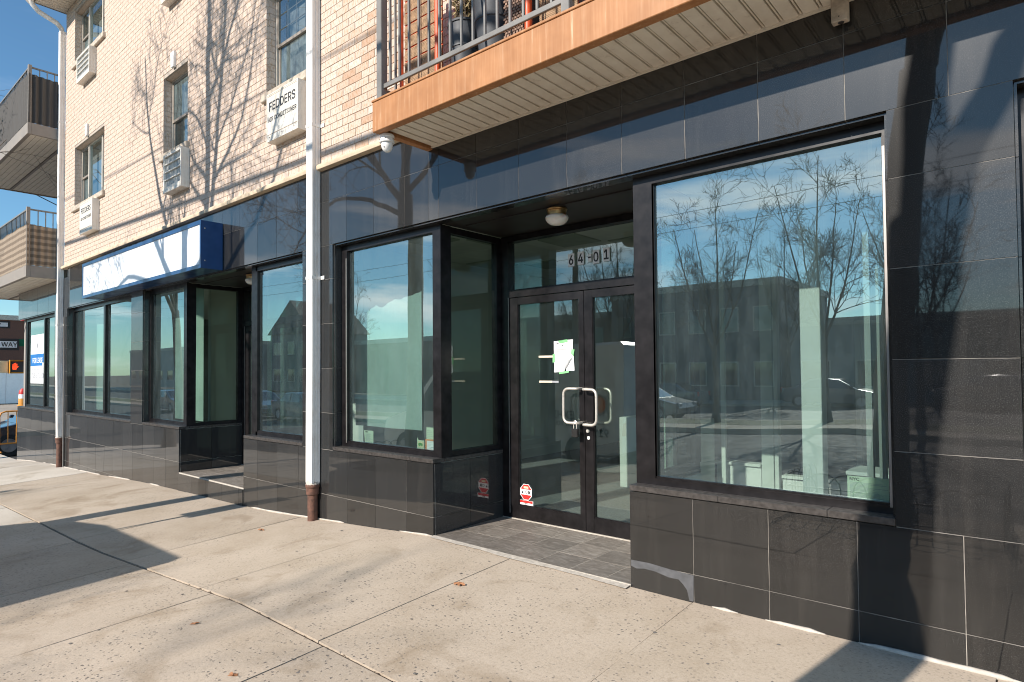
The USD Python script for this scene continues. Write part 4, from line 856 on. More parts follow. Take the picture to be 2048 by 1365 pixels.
# dome camera under the orange beam, box on the soffit trim
t = thing('security_camera', 'white dome security camera under the left corner of the orange balcony beam', 'security camera', (-4.085, -0.49, 3.39))
cx, cy, cz = -4.085, -0.49, 3.388
obj('mount', MB().lathe([(0.0001, 0), (0.056, 0), (0.060, -0.006), (0.060, -0.020), (0.056, -0.024), (0.056, -0.052), (0.062, -0.056), (0.061, -0.064), (0.050, -0.068)], (cx, cy, cz), 28), 'cam_white', t, smooth=35)
obj('ball', MB().lathe([(0.048, -0.060), (0.048, -0.085), (0.045, -0.104), (0.036, -0.124), (0.022, -0.137), (0.0001, -0.142)], (cx, cy, cz), 28), 'cam_white', t, smooth=50)
obj('lens', MB().lathe([(0.0001, -0.002), (0.004, -0.002), (0.006, 0.0), (0.006, 0.006)], (cx + 0.012, cy - 0.041, cz - 0.108), 16, 'y'), 'letter_dark', t, smooth=40)
for a in (0.6, 1.9, -0.6): obj('screw', MB().lathe([(0.0001, -0.003), (0.004, -0.002), (0.005, 0)], (cx + 0.058 * math.sin(a), cy - 0.058 * math.cos(a), cz - 0.038), 8, 'y'), 'letter_dark', t)
t = thing('sensor_box', 'grey metal sensor box hanging at the soffit edge above the wide shop window', 'sensor box', (-0.79, -0.05, 3.29))
obj('case', cbox(-0.828, -0.748, -0.075, -0.026, 3.285, 3.434, c=0.004), 'stone_sill', t)
obj('lens', MB().lathe([(0.0001, -0.003), (0.014, -0.003), (0.016, 0.0)], (-0.785, -0.05, 3.2845), 14), 'letter_dark', t)
for z in (3.31, 3.41): obj('screw', MB().lathe([(0.0001, -0.003), (0.003, -0.002), (0.004, 0)], (-0.79, -0.0755, z), 8, 'y'), 'letter_dark', t)

# house number on the transom
nb = thing('house_number', 'white number tiles reading 64-01 on the transom glass', 'house number', (-3.07, 0.95, 2.42))
for ch, x, z, w in (('6', -3.262, 2.432, 0.066), ('4', -3.158, 2.437, 0.066), ('-', -3.062, 2.463, 0.034), ('0', -2.995, 2.430, 0.066), ('1', -2.888, 2.437, 0.066)):
    h = 0.118 if ch != '-' else 0.07; zz = z - 0.052 if ch != '-' else z - 0.062
    pl = obj('number_tile', box(x - w / 2, x + w / 2, 0.955, 0.963, zz, zz + h), 'paper', nb)
    obj('digit', MB().text(ch, 0.082 if ch != '-' else 0.07, x, 0.955, zz + 0.018 if ch != '-' else zz + 0.008, bold=True, centre=True, sx=0.85), 'letter_dark', pl)

# notice on the left door with its tape, clear pocket, alarm stickers
DY = 0.940
def lines(x0, x1, z1, n, dz, y, r=random.Random(3), h=0.0035, full=0.5):
    m = MB()
    for k in range(n): m.box(x0, x0 + (x1 - x0) * (full + (1 - full) * r.random()), y - 0.0006, y - 0.0001, z1 - k * dz - h, z1 - k * dz)
    return m
nt = thing('door_notice', 'white paper notice held with green tape on the left glass door', 'notice', (-3.35, DY, 1.42))
pp = MB(); n = 14                                                  # sheet with its lower right corner curling forward
for i in range(n):
    for j in range(n):
        pass
u, w = np.meshgrid(np.linspace(0, 1, n), np.linspace(0, 1, n), indexing='ij')
curl = np.clip((u - 0.70) + (0.22 - w), 0, None)
V = np.stack([-3.455 + 0.215 * u - 0.35 * curl ** 1.8, DY - 0.002 - 0.13 * curl ** 1.5, 1.415 + 0.288 * w + 0.010 * u + 0.35 * curl ** 1.8], -1).reshape(-1, 3)
q = [(i * n + j, (i + 1) * n + j, (i + 1) * n + j + 1, i * n + j + 1) for i in range(n - 1) for j in range(n - 1)]
pp.add(V, q).add(V + [0, 0.0008, 0], [k[::-1] for k in q]); sh = obj('sheet', pp, 'paper', nt, smooth=True)
obj('under_sheet', MB().prism([(-3.32, 1.425), (-3.228, 1.43), (-3.236, 1.60), (-3.32, 1.60)], DY - 0.0008, DY - 0.0002, 'y'), 'paper', nt)
T = lines(-3.42, -3.29, 1.64, 3, 0.014, DY - 0.0022, full=0.7); T.box(-3.425, -3.40, DY - 0.0028, DY - 0.0022, 1.676, 1.684).box(-3.36, -3.35, DY - 0.0028, DY - 0.0022, 1.655, 1.668).box(-3.31, -3.30, DY - 0.0028, DY - 0.0022, 1.682, 1.687)
obj('print', T, 'letter_dark', sh); P2 = lines(-3.425, -3.36, 1.585, 12, 0.0125, DY - 0.0022, h=0.003); obj('print', P2, 'letter_grey', sh); obj('print', lines(-3.345, -3.285, 1.585, 6, 0.0125, DY - 0.0022, h=0.003), 'letter_grey', sh)
for pts in ([(-3.405, 1.705), (-3.30, 1.716), (-3.297, 1.693), (-3.37, 1.682), (-3.40, 1.690)], [(-3.468, 1.585), (-3.445, 1.588), (-3.445, 1.508), (-3.47, 1.505)], [(-3.255, 1.64), (-3.243, 1.622), (-3.222, 1.622), (-3.236, 1.56), (-3.262, 1.585)], [(-3.40, 1.42), (-3.285, 1.43), (-3.285, 1.412), (-3.345, 1.404), (-3.395, 1.398)]):
    obj('tape', MB().prism(pts, DY - 0.0045, DY - 0.0028, 'y'), 'tape_green', nt)
pk = thing('clear_pocket', 'empty clear plastic sign pocket taped to the left glass door beside the notice', 'sign pocket', (-3.53, DY, 1.31))
pane_y(-3.63, -3.40, 1.325, 1.575, DY - 0.0005, 'door_glass', pk, 'clear_sleeve')
obj('tape_strip', box(-3.635, -3.458, DY - 0.002, DY - 0.001, 1.553, 1.572), 'tape_cream', pk); obj('tape_strip', box(-3.632, -3.48, DY - 0.002, DY - 0.001, 1.318, 1.337), 'tape_cream', pk)
obj('tape_strip', box(-3.479, -3.405, DY - 0.0018, DY - 0.001, 1.318, 1.336), 'letter_grey', pk)
sk = thing('alarm_sticker', 'red and white octagon security sticker at the foot of the left glass door', 'sticker', (-3.81, DY, 0.15))
cx, cz, r = -3.805, 0.268, 0.078
oc = [(cx + r * math.cos(math.pi / 8 + k * math.pi / 4), cz + r * math.sin(math.pi / 8 + k * math.pi / 4) * 1.06) for k in range(8)]
obj('white_octagon', MB().prism(oc, DY - 0.0012, DY - 0.0002, 'y'), 'paper', sk)
ri = 0.070
for s in (1, -1):
    P = [(cx - ri * 0.92, cz + s * 0.026), (cx + ri * 0.92, cz + s * 0.026), (cx + ri * 0.92, cz + s * 0.03), (cx + ri * 0.40, cz + s * 0.071), (cx - ri * 0.40, cz + s * 0.071), (cx - ri * 0.92, cz + s * 0.03)]
    obj('red_band', MB().prism(P if s > 0 else P[::-1], DY - 0.0020, DY - 0.0013, 'y'), 'sticker_red', sk)
k = MB(); k.box(cx - 0.052, cx - 0.047, DY - 0.002, DY - 0.0013, cz - 0.016, cz + 0.016).box(cx - 0.046, cx - 0.034, DY - 0.002, DY - 0.0013, cz - 0.014, cz + 0.004)
k.mesh(trimesh.creation.annulus(0.011, 0.016, 0.0008, sections=20), np.array([[1, 0, 0, cx + 0.004], [0, 0, -1, DY - 0.0014], [0, 1, 0, cz], [0, 0, 0, 1.0]])); k.prism([(cx + 0.026, cz - 0.014), (cx + 0.042, cz - 0.014), (cx + 0.052, cz - 0.004), (cx + 0.042, cz + 0.014), (cx + 0.026, cz + 0.014)], DY - 0.002, DY - 0.0013, 'y')
obj('camera_symbol', k, 'letter_dark', sk)
obj('yellow_panel', box(cx - 0.028, cx + 0.028, DY - 0.0025, DY - 0.0021, cz + 0.034, cz + 0.054), 'print_cream', sk)
obj('key_plate', box(cx - 0.085, cx + 0.085, DY - 0.0012, DY - 0.0002, 0.140, 0.188), 'paper', sk); obj('red_band', box(cx - 0.080, cx + 0.080, DY - 0.0018, DY - 0.0013, 0.164, 0.186), 'sticker_red', sk)
obj('lettering', MB().text('KEY', 0.014, cx, DY - 0.0014, 0.150, bold=True, centre=True), 'letter_dark', sk)
# padlock on the left handle
t = thing('padlock', 'black padlock hanging from the left pull handle', 'padlock', (-3.165, 0.85, 0.84))
px, py = -3.165, 0.852
obj('body', MB().cbox(px - 0.034, px + 0.030, py - 0.016, py + 0.016, 0.842, 0.918, c=0.004), 'lock_black', t)
obj('shackle', MB().tube([(px - 0.018, py, 0.915)] + [(px - 0.002 - 0.016 * math.cos(a), py + 0.004 * math.sin(a), 0.955 + 0.032 * math.sin(a)) for a in np.linspace(0, math.pi, 9)] + [(px + 0.014, py, 0.915)], 0.005, 8), 'steel', t, smooth=40)

# papers in the shop windows
def paper_note(name, label, x0, x1, z0, z1, y, m, head=None, tilt=0.0, n=14, cat='notice'):
    t = thing(name, label, cat, ((x0 + x1) / 2, y, z0))
    v = [(x0, z0), (x1, z0), (x1, z1), (x0 - tilt, z1)]
    s = obj('sheet', MB().prism(v, y - 0.0008, y, 'y'), m, t)
    w = x1 - x0
    obj('print', lines(x0 + 0.06 * w, x1 - 0.08 * w, z1 - (z1 - z0) * 0.26, n, (z1 - z0) * 0.68 / n, y - 0.0008, random.Random(int(abs(x0) * 100)), h=(z1 - z0) * 0.018), 'letter_grey', s)
    if head: obj('heading', MB().text(head, (z1 - z0) * 0.115, x0 + 0.05 * w, y - 0.001, z1 - (z1 - z0) * 0.18, bold=True, sx=1.15), 'letter_dark', s)
    return t
paper_note('window_notice', 'pale green NYC permit notice in the lower right corner of the wide window', -0.848, -0.634, 0.712, 0.838, 0.152, 'paper_green', 'NYC', n=13)
paper_note('window_notice', 'pale green NYC sheet leaning in the lower left corner of the filmed window', -5.34, -5.20, 0.712, 0.832, 0.20, 'paper_green', 'NYC', tilt=0.02)
t = paper_note('window_leaflet', 'pale leaflet with a green van picture in the lower right of the filmed window', -4.475, -4.375, 0.712, 0.795, 0.155, 'paper_green', n=2, cat='leaflet')
obj('torn_flap', MB().prism([(-4.475, 0.795), (-4.455, 0.795), (-4.47, 0.822)], 0.1542, 0.155, 'y'), 'paper_green', t)
s = obj('picture', box(-4.462, -4.380, 0.1525, 0.1538, 0.727, 0.785), 'print_cream', t)
vn = MB(); vn.prism([(-4.452, 0.745), (-4.395, 0.745), (-4.393, 0.755), (-4.402, 0.768), (-4.445, 0.770), (-4.453, 0.762)], 0.1512, 0.1524, 'y')
for xx in (-4.44, -4.405): vn.lathe([(0.0001, 0), (0.0065, 0), (0.0065, 0.001)], (xx, 0.1508, 0.744), 10, 'y')
obj('van_picture', vn, 'print_green', t)
paper_note('window_leaflet', 'pale blue sheet above the orange framed card in the filmed window', -4.345, -4.23, 0.80, 0.92, 0.156, 'paper_green', n=5, cat='leaflet')
t = paper_note('window_card', 'orange framed card beside the right post of the filmed window', -4.335, -4.22, 0.710, 0.806, 0.151, 'paper', n=5, cat='card')
f = MB(); x0, x1, z0, z1 = -4.35, -4.20, 0.706, 0.812
f.box(x0, x0 + 0.016, 0.146, 0.1495, z0, z1).box(x1 - 0.016, x1, 0.146, 0.1495, z0, z1).box(x0 + 0.016, x1 - 0.016, 0.146, 0.1495, z0, z0 + 0.013).box(x0 + 0.016, x1 - 0.016, 0.146, 0.1495, z1 - 0.013, z1)
obj('border', f, 'sticker_orange', t)
# letting poster in the far-left window
t = thing('window_poster', 'white and blue FOR LEASE poster in the far left shop window', 'poster', (-17.9, 0.12, 0.9))
px0, px1, pz0, pz1, py = -18.45, -17.17, 1.22, 2.36, 0.13
s = obj('sheet', box(px0, px1, py - 0.002, py, pz0, pz1), 'sign_white', t)
obj('blue_band', box(px0 + 0.0, px1 - 0.0, py - 0.0035, py - 0.0022, 1.63, 1.905), 'poster_blue', s)
obj('lettering', MB().text('FOR LEASE', 0.115, px0 + 0.17, py - 0.0037, 1.70, bold=True, sx=1.05), 'sign_white', s)
obj('side_patch', box(px1 - 0.24, px1 - 0.06, py - 0.005, py - 0.0038, 1.575, 1.70), 'sign_white', s)
em = MB(); ex = (px0 + px1) / 2 - 0.04; em.prism([(ex - 0.035, 2.21), (ex, 2.27), (ex + 0.035, 2.21), (ex, 2.225)], py - 0.0035, py - 0.0022, 'y').prism([(ex - 0.075, 2.155), (ex + 0.075, 2.155), (ex + 0.02, 2.04), (ex, 1.995), (ex - 0.02, 2.04)], py - 0.0035, py - 0.0022, 'y')
obj('emblem', em, 'letter_grey', s)
obj('print', MB().box(px0 + 0.5, px1 - 0.5, py - 0.0035, py - 0.0022, 1.945, 1.955), 'letter_grey', s); obj('print', lines(px0 + 0.1, px1 - 0.45, 1.585, 2, 0.03, py - 0.002, h=0.014, full=0.85), 'letter_grey', s)
obj('telephone_number', MB().text('718.457.6100', 0.125, px0 + 0.07, py - 0.0025, 1.34, sx=0.94, bold=True), 'letter_grey', s)

# ------------------------------------------------------------------ planters and box on the balcony
def planter(name_label, x, y, z, h, r0, r1, plant=None):
    t = thing('planter', name_label, 'planter', (x, y, z))
    prof = [(0.0001, 0.0), (r0, 0.0)]
    for k in range(1, 9):
        q = k / 8; rr = r0 + (r1 - r0) * q
        if k in (5,): prof += [(rr, h * q - 0.012), (rr + 0.007, h * q - 0.008), (rr + 0.007, h * q + 0.004)]
        prof.append((rr, h * q))
    prof += [(r1 + 0.008, h - 0.0), (r1 + 0.010, h + 0.014), (r1 - 0.004, h + 0.014), (r1 - 0.012, h - 0.02), (0.0001, h - 0.03)]
    obj('pot', MB().lathe(prof, (x, y, z), 30), 'pot_grey', t, smooth=30)
    obj('soil', MB().lathe([(r1 - 0.014, h - 0.022), (0.0001, h - 0.02)], (x, y, z + 0.001), 16), 'soil', t)
    if plant:
        m, hh, spread, n = plant; r = random.Random(int(abs(x * 1000))); V, F = [], []
        st = MB()
        for b in range(int(n / 22)):
            a = r.random() * 6.283; base = np.array([x + r.gauss(0, r1 * 0.3), y + r.gauss(0, r1 * 0.3), z + h - 0.02]); top = np.array([x + spread * math.cos(a) * r.random(), y + 0.7 * spread * math.sin(a) * r.random(), z + h + hh * (0.3 + 0.7 * r.random())])
            P = [base * (1 - q) + top * q + np.array([r.gauss(0, .008), r.gauss(0, .008), 0]) for q in np.linspace(0, 1, 5)]
            st.tube(P, [0.004, 0.0035, 0.003, 0.002, 0.001], 4, cap=False)
            for k in range(22):
                q = 0.15 + 0.85 * r.random(); c = base * (1 - q) + top * q; d = np.array([r.gauss(0, 1), r.gauss(0, 1), r.gauss(0.6, 0.7)]); d /= np.linalg.norm(d); sd = np.cross(d, [r.random(), r.random(), r.random()]); sd /= np.linalg.norm(sd)
                L = 0.03 + 0.035 * r.random(); i = len(V); V += [c, c + d * L * 0.5 + sd * 0.007, c + d * L, c + d * L * 0.5 - sd * 0.007]; F.append((i, i + 1, i + 2, i + 3))
        obj('stem', st, 'twig', t); obj('foliage', MB().add(V, F), m, t, kind='stuff')
    return t
planter('small dark grey planter with a dry shrub, leftmost on the orange balcony', -3.335, -0.33, 3.615, 0.46, 0.085, 0.125, ('needles_dry', 0.55, 0.14, 900))
planter('tall dark grey planter with a green conifer, middle of the balcony', -3.02, -0.33, 3.615, 0.60, 0.10, 0.175, ('needles', 0.6, 0.25, 1500))
t = thing('wicker_box', 'woven brown wicker storage box on the balcony behind the bars', 'storage box', (-2.78, -0.3, 3.615))
x0, x1, y0, y1, z0, z1 = -2.84, -2.62, -0.44, -0.14, 3.615, 4.06
obj('core', box(x0 + 0.012, x1 - 0.012, y0 + 0.012, y1, z0, z1 - 0.004), 'letter_dark', t)
wv = MB(); r = 0
z = z0 + 0.012
while z < z1:
    xx = x0 + (0.0 if r % 2 else 0.014)
    while xx < x1 - 0.02: wv.box(xx, xx + 0.019, y0, y0 + 0.011, z, z + 0.015); xx += 0.028
    yy = y0 + 0.012
    while yy < y1 - 0.02: wv.box(x0, x0 + 0.011, yy, yy + 0.019, z, z + 0.015); yy += 0.028
    z += 0.021; r += 1
obj('weave', wv, 'wicker', t, kind='stuff')
obj('lid', cbox(x0 - 0.006, x1 + 0.006, y0 - 0.006, y1, z1 - 0.003, z1 + 0.02), 'wicker', t)
planter('dark grey planter standing on the wicker box on the balcony', -2.74, -0.30, 4.082, 0.42, 0.10, 0.15, ('needles', 0.4, 0.16, 500))

# ------------------------------------------------------------------ bare street trees
def grow(seed, limbs, twig_len=0.9, depth=4, tip=0.0022, spread=0.75, density=1.0):
    """limbs: list of (points, r0, r1). Side branches and twigs grow from them."""
    r = np.random.default_rng(seed); big, fine = MB(), MB()
    def branch(p, d, L, rad, lev):
        n = max(3, int(4 + L * 2)); P = [p]; dd = d / np.linalg.norm(d)
        for k in range(n):
            dd = dd + r.normal(0, 0.16, 3) + np.array([0, 0, 0.05 if lev < 3 else 0.02]); dd /= np.linalg.norm(dd); P.append(P[-1] + dd * L / n)
        P = np.array(P); R = rad * np.linspace(1, 0.35, n + 1)
        (big if rad > 0.02 else fine).tube(P, np.maximum(R, tip), 6 if rad > 0.02 else (4 if rad > 0.006 else 3), cap=False)
        if lev < depth: side(P, R, L, lev)
    def side(P, R, L, lev):
        m = int(r.poisson((3.2 if lev < 2 else 4.2) * density * max(0.5, L ** 0.6))) + 1
        for _ in range(m):
            q = 0.22 + 0.78 * r.random(); i = min(int(q * (len(P) - 1)), len(P) - 2); t = q * (len(P) - 1) - i; p = P[i] * (1 - t) + P[i + 1] * t
            ax = P[i + 1] - P[i]; ax = ax / np.linalg.norm(ax); o = r.normal(0, 1, 3); o -= ax * (o @ ax); o /= np.linalg.norm(o)
            d = ax * (1 - spread * 0.5) + o * spread + np.array([0, 0, 0.18])
            branch(p, d, L * (0.34 + 0.30 * r.random()) * (1.15 - 0.4 * q), max(R[i] * (0.38 + 0.2 * r.random()), tip), lev + 1)
    trunk = MB()
    for k, (P, r0, r1) in enumerate(limbs):
        P = np.array(P, float); n = 4 * (len(P) - 1) + 1; s = np.linspace(0, len(P) - 1, n)
        Q = np.stack([np.interp(s, np.arange(len(P)), P[:, c]) for c in range(3)], 1)
        for _ in range(2): Q[1:-1] = 0.25 * Q[:-2] + 0.5 * Q[1:-1] + 0.25 * Q[2:]
        Q[1:-1] += r.normal(0, 0.012, (n - 2, 3)); R = np.linspace(r0, r1, n)
        if k == 0:
            R = R + 0.09 * np.exp(-np.linspace(0, 1, n) * 9); trunk.tube(Q, R, 14)
        else:
            big.tube(Q, R, 9, cap=False); side(Q, R, np.linalg.norm(Q[-1] - Q[0]) * 0.62, 1)
    return trunk, big, fine
def tree(label, loc, limbs, seed, group=None, name='street_tree', **k):
    loc = np.array(loc, float)
    t = thing(name, label, 'tree', loc, group)
    trunk, big, fine = grow(seed, [([np.array(p) + loc for p in P], a, b) for P, a, b in limbs], **k)
    obj('trunk', trunk, 'bark', t, smooth=60); obj('limb', big, 'bark', t, smooth=60); obj('twigs', fine, 'twig', t, kind='stuff')
    return t
g1, g2, g3 = gz(-1.35, -3.9), gz(-9.12, -3.9), gz(-20, -3.9)
tree('thick bare street tree whose trunk shadow falls beside the wide window', (-1.305, -3.9, g1), [
    ([(0, 0, -0.1), (0.05, 0, 1.5), (0.22, 0, 3.3), (0.36, 0.02, 4.7)], 0.185, 0.16),
    ([(0.34, 0, 4.5), (0.40, 0.02, 5.6), (0.48, 0, 7.0), (0.42, 0.1, 9.2), (0.5, 0.1, 11)], 0.115, 0.035),
    ([(0.36, 0, 4.6), (0.58, 0, 5.2), (0.86, 0.0, 5.75), (1.5, -0.1, 6.2), (2.6, -0.2, 6.9), (3.6, -0.3, 8.2)], 0.095, 0.03),
    ([(0.4, 0, 5.8), (0.0, -0.3, 6.8), (-0.9, -0.7, 8.2), (-1.3, -0.9, 9.6)], 0.06, 0.02),
    ([(0.42, 0, 6.4), (1.1, -0.6, 7.8), (1.6, -0.8, 9.3)], 0.05, 0.018)], 11, depth=4, density=1.0, tip=0.004)
tree('forked bare street tree by the kerb opposite the blue light box', (-9.18, -3.9, g2), [
    ([(0, 0, -0.1), (0.0, 0, 1.5), (0.03, 0, 3.6), (0.05, 0, 5.2)], 0.165, 0.14),
    ([(0.05, 0, 5.1), (0.08, 0, 6.6), (0.10, 0, 8.4), (0.16, 0, 10.6), (0.14, 0, 12.0)], 0.10, 0.025),
    ([(0.05, 0, 5.5), (0.30, 0, 6.8), (0.52, 0, 8.3), (0.72, 0.0, 9.9), (0.80, 0.0, 11.2)], 0.065, 0.02),
    ([(0.05, 0, 5.0), (-0.6, -0.1, 5.6), (-1.4, 0, 6.5), (-2.0, 0.1, 7.9), (-2.2, 0, 9.3)], 0.075, 0.02),
    ([(0.04, 0, 4.8), (-0.9, 0.1, 5.25), (-2.0, 0.2, 5.5), (-3.1, 0.2, 5.0), (-3.7, 0.2, 4.4)], 0.055, 0.012),
    ([(0.05, 0, 5.2), (0.9, 0.0, 5.7), (1.9, 0.1, 6.4), (2.4, 0.1, 7.5)], 0.055, 0.015),
    ([(0.3, 0, 6.8), (1.1, 0, 7.4), (1.5, 0, 8.6)], 0.035, 0.012)], 23, depth=4, density=1.55, tip=0.0048, spread=0.95)
tree('bare street tree whose budding twigs reach in front of the upper far-left balcony', (-20.5, -4.0, g3), [
    ([(0, 0, -0.1), (0.05, 0, 2.0), (0.0, 0.1, 4.2)], 0.14, 0.11),
    ([(0.0, 0.1, 4.1), (0.2, 0.2, 6.0), (0.1, 0.2, 8.6)], 0.08, 0.02),
    ([(0.0, 0.1, 4.0), (0.9, 1.0, 5.2), (2.2, 2.2, 6.4), (3.3, 3.0, 7.0), (3.9, 3.35, 7.0)], 0.06, 0.007),
    ([(0.0, 0.1, 4.2), (0.8, 0.9, 5.8), (1.9, 2.0, 7.4), (3.0, 2.9, 8.5)], 0.05, 0.008)], 37, depth=3, density=0.6, tip=0.003)
# trees on the median, seen in the glass
def median_proto(seed, h):
    return [([(0, 0, -0.1), (0.05, 0, h * 0.2), (0.0, 0.05, h * 0.33)], 0.10, 0.08),
            ([(0.0, 0.05, h * 0.32), (0.2, 0.1, h * 0.6), (0.1, 0, h)], 0.05, 0.01), ([(0.0, 0.05, h * 0.3), (-0.7, 0.2, h * 0.5), (-1.3, 0.3, h * 0.85)], 0.042, 0.01), ([(0.0, 0, h * 0.32), (0.8, -0.2, h * 0.52), (1.5, -0.2, h * 0.88)], 0.04, 0.01), ([(0.0, 0, h * 0.33), (0.1, 0.9, h * 0.55), (0.0, 1.5, h * 0.8)], 0.036, 0.01), ([(0.0, 0, h * 0.33), (0.2, -0.9, h * 0.55), (0.3, -1.4, h * 0.8)], 0.036, 0.01)]
GM = 'bare trees along the grassy median'
p1 = tree('bare young tree on the grassy median across the road', (-8.6, -16.8, float(road_z(-8.6)) + 0.15), median_proto(1, 8.0), 5, GM, 'median_tree', depth=4, density=1.2, tip=0.0052, spread=0.7)
def copy_of(path, loc, rot, label, group=None, scale=1.0):
    src = stage.GetPrimAtPath(path); name = path.split('/')[-1].rstrip('0123456789').rstrip('_')
    x = UsdGeom.Xform.Define(stage, numbered('/World/' + name)); p = x.GetPrim()
    p.GetReferences().AddInternalReference(src.GetPath())
    x.ClearXformOpOrder(); x.AddTranslateOp().Set(Gf.Vec3d(*map(float, loc))); x.AddRotateZOp().Set(float(rot))
    if scale != 1.0: x.AddScaleOp().Set(Gf.Vec3f(scale, scale, scale))
    p.SetInstanceable(True); tag(p, label, None, group); return p
LABT = ['bare median tree right of the first one, seen in the wide window', 'bare median tree nearest the right side of the wide window', 'bare median tree just left of the first one', 'bare median tree reflected in the right granite pier', 'bare median tree opposite the raised left doorway', 'bare median tree opposite the blue light box', 'taller bare tree before the dark building across the road', 'taller bare tree before the low pale building across the road', 'taller bare tree at the right end of the low pale building', 'taller bare tree before the tall pale building across the road', 'bare median tree farthest to the left']
for k, (x, y, rot, sc) in enumerate(((-5.2, -17.2, 140, 1.05), (-2.6, -16.6, 60, 0.95), (-13.5, -17.0, 220, 1.1), (1.5, -16.9, 300, 1.0), (-20, -17, 20, 1.0), (-31, -17, 100, 1.05), (-26, -32.5, 10, 1.2), (-11, -33, 200, 1.25), (-4, -33, 75, 1.2), (4, -33, 260, 1.3), (-46, -17, 170, 1.0))):
    copy_of(p1, (x, y, float(road_z(x)) + 0.15), rot, LABT[k], GM if y > -20 else 'bare trees on the far pavement', sc)

# tree pit guards of looped iron by the kerb
def pit_guard(label, x0, x1):
    t = thing('tree_guard', label, 'tree guard', ((x0 + x1) / 2, -3.9, gz((x0 + x1) / 2, -3.9)), 'low looped iron guards round the tree pits')
    m = MB(); b = gz((x0 + x1) / 2, -3.3) ; y = -3.3
    def run(P0, P1):
        P0, P1 = np.array(P0), np.array(P1); L = np.linalg.norm(P1 - P0); n = int(L / 0.22)
        for z in (0.10, 0.30): m.tube([P0 + [0, 0, z], P1 + [0, 0, z]], 0.008, 6)
        for k in range(n):
            a = P0 + (P1 - P0) * (k - 0.25) / n; c = P0 + (P1 - P0) * (k + 1.25) / n
            m.tube([a + [0, 0, 0.02], a + [0, 0, 0.3]] + [(a + c) / 2 + (c - a) / 2 * -math.cos(q) + [0, 0, 0.30 + 0.16 * math.sin(q)] for q in np.linspace(0, math.pi, 9)] + [c + [0, 0, 0.3], c + [0, 0, 0.02]], 0.006, 5)
    run((x0, y, b), (x1, y, b)); run((x0, y, b), (x0, -4.4, b - 0.04)); run((x1, y, b), (x1, -4.4, b - 0.04))
    obj('hoops', m, 'iron_black', t, smooth=50)
    obj('pit_soil', box(x0 + 0.01, x1 - 0.01, -4.4, y - 0.01, b - 0.06, b + 0.0), 'soil', t)
pit_guard('looped black iron guard round the near tree pit, seen in the wide window', -2.2, -0.3)
pit_guard('looped black iron guard round the tree pit opposite the blue light box', -10.0, -8.4)

